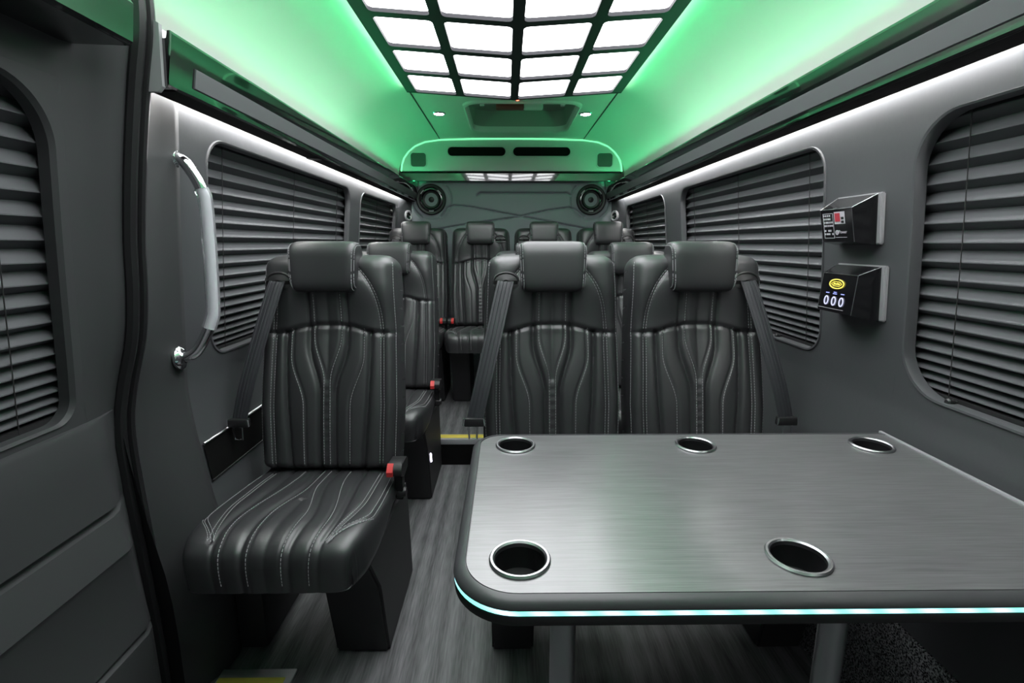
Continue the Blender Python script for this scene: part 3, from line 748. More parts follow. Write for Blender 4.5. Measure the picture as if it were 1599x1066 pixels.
def build_back_stitch():
    b = NB(); n_of = lambda u: UN
    lift = 0.0010
    for sg in (-1, 1):
        def low(idx, off=0.0):
            def f(t_):
                s = 0.3
                for _ in range(2):
                    ls = back_lines(min(t_, arch_t(s) - 1e-4), s); s = ls[idx][0]
                s += off / back_half(t_)
                return back_pt(sg * s, t_, lift)
            return f
        top = arch_t(0.3) - 0.006
        stitch_line(b, low(0, 0.004), n_of, 0.03, top + 0.008, 0.42)
        stitch_line(b, low(2, 0.005), n_of, 0.03, top, 0.42)
        for o_ in (-0.005, 0.005): stitch_line(b, low(4, o_), n_of, 0.03, arch_t(0.76) - 0.006, 0.40)
        for sv in (0.945,):
            stitch_line(b, lambda t_: back_pt(sg * sv, t_, lift), n_of, 0.04, BL - 0.03, 0.60)
        def upp(idx, off=0.0):
            def f(r):
                s = 0.5
                for _ in range(3):
                    at = arch_t(s); t_ = at + r * (BL - at) + 0.004; ls = back_lines(t_, s); s = ls[min(idx, len(ls) - 1)][0] if idx >= 0 else ls[-1][0]
                return back_pt(sg * (s + off / back_half(t_)), t_, lift)
            return f
        stitch_line(b, upp(0, 0.004), n_of, 0.02, 0.58, 0.13)
        for o_ in (-0.004, 0.004): stitch_line(b, upp(-1, o_), n_of, 0.02, 0.80, 0.20)
    return finish(b, 'stitching', THREAD, 80)

# cushion
CP = [(0.060, 0.462), (-0.06, 0.474), (-0.16, 0.482), (-0.25, 0.490), (-0.33, 0.495), (-0.376, 0.490), (-0.403, 0.475), (-0.414, 0.450), (-0.416, 0.418), (-0.413, 0.383)]
_cp = spline([(0, y, z) for y, z in CP], 10)
_cl = [0.0]
for p, q in zip(_cp, _cp[1:]): _cl.append(_cl[-1] + (q - p).length)
CLEN = _cl[-1]
def cprof(a):
    d = a * CLEN
    for i in range(len(_cp) - 1):
        if d <= _cl[i + 1] or i == len(_cp) - 2:
            t_ = (d - _cl[i]) / (_cl[i + 1] - _cl[i]); p = _cp[i].lerp(_cp[i + 1], t_)
            tg = (_cp[min(i + 2, len(_cp) - 1)] - _cp[max(i - 1, 0)]).normalized()
            return p, Vector((0, tg.z, -tg.y)) if False else Vector((0, -tg.z, tg.y)) * -1
def cush_half(a): return smooth_tab([(0, 0.214), (0.3, 0.221), (0.55, 0.222), (0.72, 0.212), (0.82, 0.198), (1.0, 0.188)], a)
AR = 0.79
def cush_lines(a):
    out = [(0.028 + 0.155 * ss(0.28, 0.62, a), 'c'), (0.115 + 0.165 * ss(0.22, 0.66, a), 'g'), (0.30 + 0.20 * ss(0.15, 0.70, a), 'c2')]
    if a < AR: out += [(0.52 + 0.10 * ss(0.2, 0.75, a), 'g'), (0.765 - 0.09 * ss(0.45, AR, a), 'd')]
    else: out += [(0.62 + 0.02 * (a - AR), 'g2')]
    return out
def cush_disp(s, a):
    x = abs(s); h_ = cush_half(a)
    d = -0.022 * (1 - (1 - x ** 14) ** 0.5)
    fd = 1 - 0.72 * ss(0.72, 0.97, a)
    d += 0.006 * (1 - x * x) * fd
    ls = sorted([0.0] + [p for p, k in cush_lines(a) if k in ('g', 'g2', 'd')] + [1.0])
    for p0, p1 in zip(ls, ls[1:]):
        if p0 <= x <= p1 and p1 - p0 > 0.04:
            m_ = (x - p0) / (p1 - p0); d += 0.0042 * fd * (1 - (2 * m_ - 1) ** 2) * min(1, (p1 - p0) / 0.2); break
    for p, k in cush_lines(a):
        A, W = AMP[k]; q = (x - p) * h_; d -= 0.62 * A * math.exp(-(q / W) ** 2) * ss(0.0, 0.06, a) * fd
    if a < 0.45:
        q = x * h_; d += 0.005 * math.exp(-(q / 0.011) ** 2)
    if 0.58 < a < 0.9 and x < 0.16:
        d += 0.0007 * math.sin(a * CLEN * 2 * PI / 0.0078) * ss(0.16, 0.12, x)
    # corner seam
    e = 0.955 - 0.28 * ss(0.56, AR, a) ** 1.3
    if a < AR + 0.01: d -= 0.003 * math.exp(-((x - e) * h_ / 0.004) ** 2)
    return d
def cush_pt(s, a, lift=0.0):
    p, n = cprof(a)
    return p + n * (cush_disp(s, a) + lift) + Vector((s * cush_half(a), 0, 0))
def cush_n(a): return cprof(a)[1]

def build_cushion():
    b = NB(); nu, nv = 130, 150
    def fn(u, v):
        s = 2 * u - 1; s = math.copysign(abs(s) ** 0.93, s)
        return cush_pt(max(-1, min(1, s)), v)
    vv = add_grid(b, fn, nu, nv)
    # skirt and underside
    ring = [vv[0][j] for j in range(nv + 1)] + [vv[i][nv] for i in range(1, nu)] + [vv[nu][j] for j in range(nv, -1, -1)] + [vv[i][0] for i in range(nu - 1, 0, -1)]
    def low(c, k):
        zb = 0.381 + 0.050 * ss(-0.40, -0.05, c.y)
        x = c.x * (1 + 0.012 * math.sin(PI * k)) if abs(c.x) > 0.15 else c.x
        return Vector((x, c.y, c.z + (min(zb, c.z) - c.z) * k))
    prev = ring
    for k in (0.25, 0.5, 0.75, 0.93, 1.0):
        cur = []
        for v in ring:
            p = low(v.co, k)
            if k == 1.0: p.x *= 0.96
            cur.append(b.verts.new(p))
        for i in range(len(ring)):
            j = (i + 1) % len(ring); b.faces.new((prev[i], prev[j], cur[j], cur[i]))
        prev = cur
    b.faces.new(prev)
    return finish(b, 'cushion', LEATHER, 60)
def build_cushion_stitch():
    b = NB(); lift = 0.0010
    for sg in (-1, 1):
        stitch_line(b, lambda a: cush_pt(sg * (cush_lines(a)[0][0] + 0.004 / cush_half(a)), a, lift), cush_n, 0.10, 0.97, CLEN * 0.87)
        stitch_line(b, lambda a: cush_pt(sg * (cush_lines(a)[2][0] + 0.005 / cush_half(a)), a, lift), cush_n, 0.10, 0.97, CLEN * 0.87)
        for o_ in (-0.005, 0.005):
            stitch_line(b, lambda a: cush_pt(sg * (cush_lines(min(a, AR - 1e-3))[4][0] + o_ / cush_half(a)), a, lift), cush_n, 0.10, AR - 0.01, CLEN * 0.68)
        for o_ in (-0.008, 0.0, 0.006):
            stitch_line(b, lambda a: cush_pt(sg * (0.955 - 0.28 * ss(0.56, AR, a) ** 1.3 + o_ / cush_half(a)), a, lift), cush_n, 0.12 if o_ < 0.003 else 0.60, AR - 0.005, CLEN * (0.68 if o_ < 0.003 else 0.24))
    return finish(b, 'stitching', THREAD, 80)

# headrest
HC = Vector((0, 0.118, 1.100)); HR = (0.100, 0.056, 0.077)
def sp(c, e): return math.copysign(abs(c) ** e, c)
def head_pt(th, ph, lift=0.0):
    e1, e2 = 0.36, 0.34
    x = HR[0] * sp(math.cos(ph), 1.0) ; 
    # x is the long axis: superellipse section swept along it
    cx_ = sp(math.cos(ph), 0.22); sx_ = sp(math.sin(ph), 0.30)
    y = -sp(math.cos(th), 0.62) * sx_ * HR[1]; z = sp(math.sin(th), 0.42) * sx_ * HR[2]
    X_ = HR[0] * cx_ * (1 + 0.035 * z / HR[2])
    y2 = y * (1 if y < 0 else 0.85) + 0.10 * z
    return HC + Vector((X_, y2, z)) * (1 + lift)
def build_head():
    b = NB(); add_grid(b, lambda u, v: head_pt(2 * PI * u, PI * v), 56, 56, wrap_u=True)
    add_tube(b, [HC + Vector((-0.03, 0.02, -0.04)), HC + Vector((-0.03, 0.015, -0.14))], 0.008, 8)
    add_tube(b, [HC + Vector((0.03, 0.02, -0.04)), HC + Vector((0.03, 0.015, -0.14))], 0.008, 8)
    return finish(b, 'headrest', LEATHER, 60)
def build_head_stitch():
    b = NB()
    for sg in (-1, 1):
        for xx in (0.905, 0.965):
            ph = math.acos(xx ** (1 / 0.22))
            if sg < 0: ph = PI - ph
            stitch_line(b, lambda th: head_pt(th, ph, 0.006), lambda th: Vector((0, -math.cos(th), math.sin(th))), -PI * 0.42, PI * 0.62, 0.22)
    return finish(b, 'stitching', THREAD, 80)

ME = {'back': build_back(), 'bst': build_back_stitch(), 'cush': build_cushion(), 'cst': build_cushion_stitch(), 'head': build_head(), 'hst': build_head_stitch()}

def build_guide(s):
    """half-moon belt outlet on the shoulder"""
    b = NB(); c = back_pt(s * 0.68, BL * 0.850, 0.002)
    prof = []
    for i in range(13):
        a = PI * i / 12; prof.append((0.038 * math.cos(a), 0.026 * math.sin(a)))
    pts = [c + Vector((x, 0, 0)) + UT * (z + 0.004) for x, z in prof]
    add_tube(b, pts, 0.004, 8)
    vv = [[b.verts.new(c + Vector((x * k, 0, 0)) + UT * (z * k + 0.004) + UN * (0.006 * (1 - k))) for x, z in prof] for k in (1.0, 0.6, 0.15)]
    for r0, r1 in zip(vv, vv[1:]):
        for i in range(12): b.faces.new((r0[i], r0[i + 1], r1[i + 1], r1[i]))
    # tray below the slot
    prof2 = [(0.040 * math.cos(PI + PI * i / 12), 0.017 * math.sin(PI + PI * i / 12)) for i in range(13)]
    v2 = [[b.verts.new(c + Vector((x * k, 0, 0)) + UT * (z * k - 0.006) + UN * (0.005 - 0.004 * k)) for x, z in prof2] for k in (1.0, 0.6, 0.1)]
    for r0, r1 in zip(v2, v2[1:]):
        for i in range(12): b.faces.new((r0[i], r0[i + 1], r1[i + 1], r1[i]))
    return finish(b, 'belt_guide', PLASTIC, 40)
def build_slot(s):
    b = NB(); c = back_pt(s * 0.68, BL * 0.850, 0.001)
    p = [c + Vector((x, 0, 0)) + UT * z + UN * n for x, z, n in ((-.036, -.006, .0), (.036, -.006, .0), (.036, .005, .0), (-.036, .005, .0), (-.036, -.006, .004), (.036, -.006, .004), (.036, .005, .004), (-.036, .005, .004))]
    v = [b.verts.new(q) for q in p]
    for f in ((0, 1, 2, 3), (4, 5, 6, 7), (0, 1, 5, 4), (1, 2, 6, 5), (2, 3, 7, 6), (3, 0, 4, 7)): b.faces.new([v[i] for i in f])
    return finish(b, 'slot', BLACK)
BEND = lambda s: Vector((s * 0.238, -0.030, 0.650))
def build_belt(s):
    """ribbed webbing from the shoulder outlet to the side of the cushion"""
    b = NB(); c = back_pt(s * 0.68, BL * 0.850, 0.004); e = BEND(s)
    ctr = spline([c + UT * 0.002, c - UT * 0.020 + UN * 0.010 + Vector((s * 0.006, 0, 0)), c.lerp(e, 0.42) + UN * 0.018, c.lerp(e, 0.75) + UN * 0.016, e], 8)
    prof = [(-1, -.0008), (-1, .0008), (-.75, .0012), (-.68, .0003), (-.55, .0012), (-.28, .0012), (-.22, .0002), (-.12, .0012), (.12, .0012), (.22, .0002), (.28, .0012), (.55, .0012), (.68, .0003), (.75, .0012), (1, .0008), (1, -.0008)]
    rows = []
    for i, p in enumerate(ctr):
        t_ = (ctr[min(i + 1, len(ctr) - 1)] - ctr[max(i - 1, 0)]).normalized()
        f = i / (len(ctr) - 1)
        wdir = Vector((1, 0, 0)) + Vector((0, s * 0.25 * f, 0)); wdir = (wdir - t_ * wdir.dot(t_)).normalized(); n = t_.cross(wdir).normalized()
        if n.y > 0: n = -n
        hw_ = 0.0245 * (1 if f > 0.06 else 1.0)
        rows.append([b.verts.new(p + wdir * (q * hw_) + n * (d * 1.4)) for q, d in prof])
    N = len(prof)
    for a_, c_ in zip(rows, rows[1:]):
        for k in range(N): b.faces.new((a_[k], a_[(k + 1) % N], c_[(k + 1) % N], c_[k]))
    b.faces.new(rows[0][::-1]); b.faces.new(rows[-1])
    return finish(b, 'seat_belt', BELT, 30)
def build_tongue(s):
    b = NB(); e = BEND(s)
    add_box(b, e.x - 0.030, e.x + 0.030, e.y - 0.010, e.y + 0.010, e.z - 0.012, e.z + 0.014, 0.004)
    return finish(b, 'belt_tongue', PLASTIC)
def build_tab(s):
    b = NB(); e = BEND(s)
    lp_ = [(-0.013, -0.012), (0.013, -0.012), (0.011, -0.050), (-0.011, -0.050)]
    add_tube(b, [(e.x + x + s * 0.004, e.y - 0.004, e.z + z) for x, z in lp_], 0.0032, 6, closed=True)
    add_tube(b, [(e.x - 0.029, e.y - 0.008, e.z + 0.012), (e.x - 0.031, e.y - 0.008, e.z - 0.008)], 0.003, 6)
    add_tube(b, [(e.x + 0.029, e.y - 0.008, e.z + 0.012), (e.x + 0.031, e.y - 0.008, e.z - 0.008)], 0.003, 6)
    return finish(b, 'metal_tab', CHROME)
def build_buckle(s):
    b = NB(); x = s * 0.228
    def bx(y, z): return Vector((x, y, z))
    add_prism(b, [(-0.098, 0.512), (-0.100, 0.530), (-0.085, 0.545), (-0.020, 0.540), (-0.004, 0.528), (-0.010, 0.500), (-0.06, 0.492)], lambda p: (x - 0.021, p[0], p[1]), lambda p: (x + 0.021, p[0], p[1]))
    add_prism(b, [(-0.060, 0.500), (-0.02, 0.500), (-0.016, 0.42), (-0.045, 0.41)], lambda p: (x - 0.012, p[0], p[1]), lambda p: (x + 0.012, p[0], p[1]))
    add_lathe(b, [(0.0, 0.016), (0.014, 0.015), (0.018, 0.0), (0.018, -0.012), (0.0, -0.014)], (x + s * 0.004, -0.035, 0.43), (s, 0, 0), 16)
    bmesh.ops.bevel(b, geom=[e for e in b.edges if e.calc_length() > 0.03], offset=0.003, segments=1, affect='EDGES')
    return finish(b, 'buckle', PLASTIC)
def build_button(s):
    b = NB(); x = s * 0.228
    add_prism(b, [(-0.106, 0.513), (-0.107, 0.527), (-0.096, 0.540), (-0.086, 0.546), (-0.084, 0.538), (-0.092, 0.515)], lambda p: (x - 0.0205 if s > 0 else x + 0.003, p[0], p[1]), lambda p: (x - 0.003 if s > 0 else x + 0.0205, p[0], p[1]))
    return finish(b, 'release_button', RED)
def build_pedestal(x0, x1):
    b = NB()
    # leg leaning forward under the cushion
    top = [(x0, -0.34), (x1, -0.34), (x1, 0.20), (x0, 0.20)]
    pr = lambda y0, y1, z, dx=0.0: [(x0 + dx, y0, z), (x1 - dx, y0, z), (x1 - dx, y1, z), (x0 + dx, y1, z)]
    rings = [pr(-0.180, 0.185, 0.0), pr(-0.182, 0.185, 0.02), pr(-0.235, 0.165, 0.25, 0.0), pr(-0.335, 0.120, 0.392, -0.004)]
    vv = [[b.verts.new(p) for p in r_] for r_ in rings]
    for a_, c_ in zip(vv, vv[1:]):
        for i in range(4): b.faces.new((a_[i], a_[(i + 1) % 4], c_[(i + 1) % 4], c_[i]))
    b.faces.new(vv[0][::-1]); b.faces.new(vv[-1])
    bmesh.ops.bevel(b, geom=[e for e in b.edges], offset=0.008, segments=2, affect='EDGES')
    return finish(b, 'pedestal', PED, 30)
def build_undertray():
    b = NB(); add_box(b, -0.19, 0.19, -0.34, 0.10, 0.375, 0.405, 0.006)
    add_box(b, -0.20, 0.20, 0.0, 0.10, 0.36, 0.47, 0.006)
    return finish(b, 'seat_frame', PED, 30)
ME['tray'] = build_undertray()
for s in (-1, 1):
    ME['guide', s] = build_guide(s); ME['slot', s] = build_slot(s); ME['belt', s] = build_belt(s); ME['tongue', s] = build_tongue(s); ME['tab', s] = build_tab(s)
    ME['buckle', s] = build_buckle(s); ME['button', s] = build_button(s)
PCACHE = {}
def seat(loc, label, belt_side, ped, group, belt=True, buckle=True, light=False, narrow=False):
    t = thing('leather_seat', label, 'seat', loc, group)
    if narrow: t.scale = (0.955, 1, 1)
    bk = inst('backrest', ME['back'], t); inst('stitching', ME['bst'], bk)['kind'] = 'stuff'
    cu = inst('cushion', ME['cush'], t); inst('stitching', ME['cst'], cu)['kind'] = 'stuff'
    hd = inst('headrest', ME['head'], t); inst('stitching', ME['hst'], hd)['kind'] = 'stuff'
    gd = inst('belt_guide', ME['guide', belt_side], t); inst('slot', ME['slot', belt_side], gd)
    if belt:
        bl = inst('seat_belt', ME['belt', belt_side], t)
        tn = inst('belt_tongue', ME['tongue', belt_side], t); inst('metal_tab', ME['tab', belt_side], tn)
    if buckle:
        bu = inst('buckle', ME['buckle', -belt_side], t, (belt_side * (0.028 if narrow else 0.0), 0, 0)); inst('release_button', ME['button', -belt_side], bu)
    inst('seat_frame', ME['tray'], t)
    if ped not in PCACHE: PCACHE[ped] = build_pedestal(*ped)
    pd = inst('pedestal', PCACHE[ped], t)
    if light:
        b = NB(); add_tube(b, [(ped[1] + 0.001, -0.19, 0.232), (ped[1] + 0.001, -0.178, 0.19)], 0.006, 8); obj('aisle_light', b, AISLE, pd, local=True)
    return t
Y1, Y2, Y3 = 1.42, 2.295, 3.32
PL, PA, PB = (0.055, 0.210), (-0.186, -0.065), (0.135, 0.268)
g1 = 'front row seats'; g2 = 'second row seats'; g3 = 'rear bench seats'
seat((-0.553, Y1, 0), 'black leather seat standing alone by the left wall, nearest the grab handle', -1, PL, g1)
seat((0.141, Y1, 0), 'black leather seat behind the table, the aisle one of the pair', -1, PA, g1, buckle=False)
seat((0.597, Y1, 0), 'black leather seat behind the table, beside the right window', 1, PB, g1, buckle=False)
seat((-0.560, Y2, 0), 'black leather seat directly behind the lone front left seat', -1, PL, g2, light=True)
seat((0.145, Y2, 0), 'black leather seat mostly hidden behind the aisle seat at the table', -1, PA, g2, buckle=False)
seat((0.600, Y2, 0), 'black leather seat by the right window behind the front pair', 1, PB, g2, buckle=False)
seat((-0.612, Y3, 0.14), 'black leather rear seat in the left corner', -1, PL, g3, narrow=True)
seat((-0.178, Y3, 0.14), 'black leather rear seat at the end of the aisle, second from the left wall', 1, PA, g3, belt=False, narrow=True)
seat((0.255, Y3, 0.14), 'black leather rear seat, second from the right wall', -1, PA, g3, belt=False, narrow=True)
seat((0.690, Y3, 0.14), 'black leather rear seat in the right corner', 1, PB, g3, narrow=True)

# ------------------------------------------------------------------ table
TZ = 0.73; TX0, TX1, TY0, TY1 = -0.078, 0.893, 0.538, 1.108
t = thing('dining_table', 'dark table with cup holders and a glowing green edge strip', 'table', ((TX0 + TX1) / 2, (TY0 + TY1) / 2, 0))
def outline(inset, rn=0.092, rf=0.070, rs=0.012, n=14):
    """table outline, near-left and far-left corners rounded"""
    x0, x1, y0, y1 = TX0 + inset, TX1 - inset * 0.3, TY0 + inset, TY1 - inset
    pts = []
    def arc(cx_, cy_, r, a0):
        for i in range(n + 1):
            a = a0 + PI / 2 * i / n; pts.append((cx_ + r * math.cos(a), cy_ + r * math.sin(a)))
    arc(x0 + rn - inset, y0 + rn - inset, rn - inset, PI)
    arc(x1 - rs, y0 + rs, rs, -PI / 2)
    arc(x1 - rs, y1 - rs, rs, 0)
    arc(x0 + rf - inset, y1 - rf + inset, rf - inset, PI / 2)
    return pts
CUPS = [(0.019, 1.030), (0.419, 1.026), (0.810, 1.021), (0.018, 0.626), (0.416, 0.627), (0.808, 0.628)]
b = NB()
ins = outline(0.020)
from mathutils.geometry import delaunay_2d_cdt
vs2 = [Vector(p) for p in ins]; es2 = [(i, (i + 1) % len(ins)) for i in range(len(ins))]
for cx_, cy_ in CUPS:
    k0 = len(vs2)
    for i in range(32): vs2.append(Vector((cx_ + 0.0385 * math.cos(2 * PI * i / 32), cy_ + 0.0385 * math.sin(2 * PI * i / 32))))
    es2 += [(k0 + i, k0 + (i + 1) % 32) for i in range(32)]
ov, oe, of, *_ = delaunay_2d_cdt(vs2, es2, [], 1, 1e-6)
bvs = [b.verts.new((p.x, p.y, TZ)) for p in ov]
for f in of:
    cc = sum((ov[i] for i in f), Vector((0, 0))) / len(f)
    if any((cc - Vector(c)).length < 0.0375 for c in CUPS): continue
    b.faces.new([bvs[i] for i in f])
obj('table_top', b, TOPM, t)
b = NB()
prof = [(0.020, TZ), (0.0195, TZ - 0.0015), (0.0185, TZ - 0.0015), (0.018, TZ + 0.0004), (0.012, TZ - 0.0005), (0.006, TZ - 0.004), (0.002, TZ - 0.009), (0.0015, TZ - 0.012), (0.004, TZ - 0.0135)]
add_band(b, range(len(ins)), [(lambda o_: (lambda i: (o_[i][0], o_[i][1], z_)))(outline(in_)) if False else (lambda o_, zz: (lambda i: (o_[i][0], o_[i][1], zz)))(outline(in_), z_) for in_, z_ in prof])
obj('edge_moulding', b, EDGE, t, sharp=50)
b = NB()
n1 = 15; sel = list(range(3 * n1, 4 * n1)) + list(range(0, n1 + 1))
rws = [[b.verts.new((outline(in_)[i_][0], outline(in_)[i_][1], z_)) for i_ in sel] for in_, z_ in [(0.006, TZ - 0.0135), (0.0025, TZ - 0.0145), (0.0025, TZ - 0.0195), (0.006, TZ - 0.0205)]]
for a_, c_ in zip(rws, rws[1:]):
    for i_ in range(len(sel) - 1): b.faces.new((a_[i_], a_[i_ + 1], c_[i_ + 1], c_[i_]))
obj('led_strip', b, TLED, t, sharp=50)
b = NB()
lowp = [(0.004, TZ - 0.0205), (0.002, TZ - 0.023), (0.003, TZ - 0.034), (0.010, TZ - 0.038), (0.03, TZ - 0.038)]
rows = add_band(b, range(len(ins)), [(lambda o_, zz: (lambda i: (o_[i][0], o_[i][1], zz)))(outline(in_), z_) for in_, z_ in lowp])
b.faces.new(rows[-1]); obj('lower_band', b, PLASTIC, t, sharp=50)
b = NB(); add_box(b, TX1 - 0.006, TX1 + 0.001, TY0 + 0.01, TY1 - 0.005, TZ - 0.004, TZ + 0.0022, 0.0008); obj('wall_trim', b, ALU, t)
for cx_, cy_ in CUPS:
    b = NB(); add_lathe(b, [(0.0385, 0.0), (0.0435, 0.0), (0.044, 0.002), (0.042, 0.0042), (0.039, 0.0042), (0.0365, 0.002), (0.0362, -0.004)], (cx_, cy_, TZ), (0, 0, 1), 40); rm = obj('cup_holder_rim', b, STEEL, t)
    b = NB(); add_lathe(b, [(0.0363, -0.002), (0.0355, -0.045), (0.033, -0.050), (0.0, -0.050)], (cx_, cy_, TZ), (0, 0, 1), 40); obj('cup', b, CUPIN, rm)
for lx, ly in ((0.076, 0.585), (0.448, 0.585)):
    b = NB(); add_lathe(b, [(0.0, 0.0), (0.060, 0.0), (0.060, 0.008), (0.024, 0.014), (0.0175, 0.03), (0.0175, TZ - 0.038), (0.0, TZ - 0.038)], (lx, ly, 0), (0, 0, 1), 28); obj('table_leg', b, STEEL, t)

# ------------------------------------------------------------------ grab handle
t = thing('grab_handle', 'chrome and clear grab handle on the left door pillar', 'grab handle', (-0.79, 1.245, 0.88))
HP = [(-0.808, 1.243, 1.372), (-0.776, 1.246, 1.366), (-0.758, 1.250, 1.342), (-0.742, 1.256, 1.300), (-0.736, 1.258, 1.250), (-0.742, 1.250, 1.03), (-0.750, 1.245, 0.975), (-0.778, 1.236, 0.915), (-0.800, 1.228, 0.892), (-0.838, 1.222, 0.885)]
hp = spline(HP, 8)
i1, i2 = 24, 50
b = NB(); add_tube(b, hp[:i1 + 1], 0.0135, 16); obj('chrome_end', b, CHROME, t)
b = NB(); add_tube(b, hp[i2:], 0.0135, 16); obj('chrome_end', b, CHROME, t)
b = NB(); add_tube(b, hp[i1:i2 + 1], 0.0165, 20); gr = obj('clear_grip', b, ACRYL, t)
b = NB(); add_tube(b, hp[i1:i2 + 1], 0.008, 12); obj('core', b, WCORE, gr)
for p, ax in ((HP[0], (1, 0.1, 0)), (HP[-1], (1, 0.1, 0.1))):
    b = NB(); add_lathe(b, [(0.0, 0.004), (0.029, 0.004), (0.030, 0.010), (0.024, 0.016), (0.013, 0.020)], (p[0] + 0.006, p[1], p[2]), ax, 24); obj('flange', b, CHROME, t)

# ------------------------------------------------------------------ control boxes on the right post
def quad_on(b, org, eu, ev, en, u0, u1, v0, v1, h=0.0008):
    p = [org + eu * u + ev * v for u, v in ((u0, v0), (u1, v0), (u1, v1), (u0, v1))]
    v = [b.verts.new(q) for q in p] + [b.verts.new(q + en * h) for q in p]
    for f in ((4, 5, 6, 7), (0, 1, 5, 4), (1, 2, 6, 5), (2, 3, 7, 6), (3, 0, 4, 7)): b.faces.new([v[i] for i in f])
def text_on(name, s, org, eu, ev, en, size, m, parent):
    cu = D.curves.new('txt', 'FONT'); cu.body = s; cu.size = size; cu.align_x = 'CENTER'; cu.align_y = 'CENTER'; cu.extrude = 0.0002
    ob = D.objects.new('txt', cu); C.objects.link(ob)
    dg = bpy.context.evaluated_depsgraph_get(); me = D.meshes.new_from_object(ob.evaluated_get(dg)); D.objects.remove(ob)
    b = NB(); b.from_mesh(me); D.meshes.remove(me)
    for v in b.verts: v.co = org + eu * v.co.x + ev * v.co.y + en * (v.co.z + 0.0004)
    return obj(name, b, m, parent)
def control_box(z0, z1, label, lower):
    ya, yb = (1.160, 1.335) if lower else (1.182, 1.345)
    xw = lambda z: CX + hw(z)
    t = thing('control_box', label, 'control panel', (xw(z0), (ya + yb) / 2, z0), 'wall control boxes')
    b = NB()
    add_prism(b, [(ya, z0), (yb, z0), (yb, z1), (ya, z1)], lambda p: (xw(p[1]) + 0.002, p[0], p[1]), lambda p: (xw(p[1]) - 0.010, p[0], p[1]))
    bmesh.ops.bevel(b, geom=[e for e in b.edges], offset=0.003, segments=2, affect='EDGES'); obj('back_plate', b, GREYP, t)
    # hood: base on the plate, smaller face proud of it
    xb = lambda z: xw(z) - 0.010
    zb0, zb1 = z0 - 0.002, z1 - 0.003
    if not lower: fz0, fz1, ft, fb = z0 + 0.006, z1 - 0.034, 0.056, 0.046
    else: fz0, fz1, ft, fb = z0 + 0.012, z1 - 0.024, 0.048, 0.062
    base = [Vector((xb(zb0), ya + 0.012, zb0)), Vector((xb(zb0), yb - 0.004, zb0)), Vector((xb(zb1), yb - 0.004, zb1)), Vector((xb(zb1), ya + 0.012, zb1))]
    face = [Vector((xb(fz0) - fb, ya + 0.022, fz0)), Vector((xb(fz0) - fb, yb - 0.022, fz0)), Vector((xb(fz1) - ft, yb - 0.022, fz1)), Vector((xb(fz1) - ft, ya + 0.022, fz1))]
    b = NB(); va = [b.verts.new(p) for p in base]; vf = [b.verts.new(p) for p in face]
    b.faces.new(va); b.faces.new(vf)
    for i in range(4): b.faces.new((va[i], va[(i + 1) % 4], vf[(i + 1) % 4], vf[i]))
    hood = obj('hood', b, HOOD, t, sharp=8)
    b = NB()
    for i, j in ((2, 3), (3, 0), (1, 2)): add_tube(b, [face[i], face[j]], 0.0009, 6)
    add_tube(b, [face[3], base[3]], 0.0009, 6); add_tube(b, [face[2], base[2]], 0.0009, 6); obj('edge_highlight', b, STEEL, hood)  # thin pale tubes modelled along the hood edges as bright highlights
    org = (face[0] + face[1] + face[2] + face[3]) / 4; eu = (face[0] - face[1]).normalized(); ev0 = (face[3] - face[0]).normalized(); en = eu.cross(ev0).normalized()
    if en.x > 0: en = -en
    ev = en.cross(eu).normalized()
    if ev.z < 0: ev = -ev
    org = org + en * 0.0006
    W2 = (face[0] - face[1]).length / 2; H2 = (face[3] - face[0]).length / 2
    if not lower:
        # printed key legends in two blocks, a red display, the maker's mark
        b = NB(); k = 0
        for r_ in range(6):
            for c_ in range(5):
                if random.random() < 0.72:
                    u = -W2 + 0.012 + c_ * 0.0075; v = H2 - 0.012 - r_ * 0.0085 - (0.004 if r_ > 3 else 0)
                    quad_on(b, org, eu, ev, en, u, u + random.choice((0.0045, 0.0065)), v - 0.0055, v - 0.001)
        for c_ in (0, 1): quad_on(b, org, eu, ev, en, -W2 + 0.0105 + c_ * 0.0385, -W2 + 0.0115 + c_ * 0.0385, -H2 + 0.010, H2 - 0.010)
        for r_ in (0, 1, 2): 
            v = H2 - 0.010 - r_ * (2 * H2 - 0.020) / 2; quad_on(b, org, eu, ev, en, -W2 + 0.0105, -W2 + 0.0495, v - 0.0005, v + 0.0005)
        obj('key_legend', b, WPRINT, hood)
        b = NB(); quad_on(b, org, eu, ev, en, -W2 + 0.055, -W2 + 0.094, 0.004, H2 - 0.007); obj('display_surround', b, WPRINT, hood)
        b = NB(); quad_on(b, org, eu, ev, en, -W2 + 0.058, -W2 + 0.077, 0.010, H2 - 0.010, 0.0016); obj('red_display', b, RPRINT, hood)
        b = NB()
        for q in (0.006, 0.015): quad_on(b, org, eu, ev, en, -W2 + 0.081, -W2 + 0.090, q, q + 0.006, 0.0016)
        obj('key', b, PLASTIC, hood)
        c0 = org + eu * (-W2 + 0.061) + ev * (-H2 * 0.42)
        b = NB(); add_lathe(b, [(0.0, 0.0008), (0.0062, 0.0008), (0.0062, 0.0)], c0, en, 20); obj('logo_disc', b, WPRINT, hood)
        text_on('logo_letter', 'i', c0 + en * 0.001, eu, ev, en, 0.011, PLASTIC, hood)
        text_on('logo_text', 'Power', org + eu * (-W2 + 0.082) + ev * (-H2 * 0.40), eu, ev, en, 0.0115, WPRINT, hood)
        b = NB(); quad_on(b, org, eu, ev, en, -W2 + 0.054, -W2 + 0.096, -H2 * 0.72 - 0.0004, -H2 * 0.72 + 0.0004); obj('logo_rule', b, WPRINT, hood)
    else:
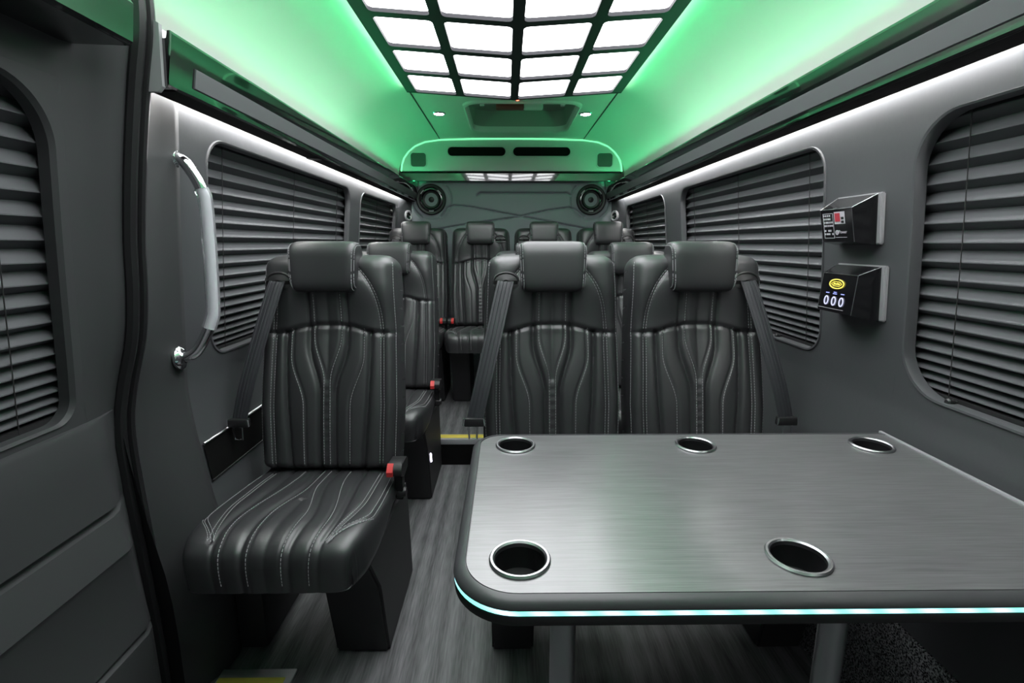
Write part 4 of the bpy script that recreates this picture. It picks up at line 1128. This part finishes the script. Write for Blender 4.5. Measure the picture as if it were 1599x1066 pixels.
        c0 = org + eu * (-0.004) + ev * (H2 * 0.48)
        b = NB(); ep = [c0 + eu * (0.027 * math.cos(2 * PI * i / 36)) + ev * (0.0115 * math.sin(2 * PI * i / 36)) + en * 0.0012 for i in range(36)]
        add_tube(b, ep, 0.0014, 6, closed=True)
        dia = [(-0.020, 0.0), (-0.010, 0.0055), (0.010, 0.0055), (0.020, 0.0), (0.010, -0.0055), (-0.010, -0.0055)]
        add_tube(b, [c0 + eu * x + ev * y + en * 0.0012 for x, y in dia], 0.0009, 5, closed=True); obj('oval_emblem', b, YGLOW, hood)
        b = NB()
        for i in range(6): quad_on(b, c0, eu, ev, en, -0.0125 + i * 0.0042, -0.0125 + i * 0.0042 + 0.003, -0.0025 + 0.0008 * (i % 2), 0.0028 - 0.0008 * (i % 3)); 
        obj('emblem_mark', b, YGLOW, hood)
        for i in range(3):
            cc = org + eu * (-0.034 + 0.029 * i) + ev * (-H2 * 0.42)
            b = NB(); add_tube(b, [cc + eu * (0.0070 * math.cos(2 * PI * k / 24)) + ev * (0.0105 * math.sin(2 * PI * k / 24)) + en * 0.001 for k in range(24)], 0.0015, 6, closed=True); obj('touch_ring', b, WGLOW, hood)
            b = NB(); ty = -H2 * 0.42 + 0.0185
            if i == 1:
                quad_on(b, org, eu, ev, en, -0.034 + 0.029 - 0.005, -0.034 + 0.029 + 0.005, ty + 0.003, ty + 0.0048); quad_on(b, org, eu, ev, en, -0.034 + 0.029 - 0.007, -0.034 + 0.029 + 0.007, ty - 0.001, ty + 0.001)
            else: quad_on(b, org, eu, ev, en, -0.034 + 0.029 * i - 0.006, -0.034 + 0.029 * i + 0.006, ty, ty + 0.002)
            obj('touch_caption', b, BGLOW, hood)
        b = NB(); quad_on(b, org, eu, ev, en, -W2 + 0.004, W2 - 0.030, -H2 + 0.008, -H2 + 0.0088); obj('base_rule', b, WPRINT, hood)
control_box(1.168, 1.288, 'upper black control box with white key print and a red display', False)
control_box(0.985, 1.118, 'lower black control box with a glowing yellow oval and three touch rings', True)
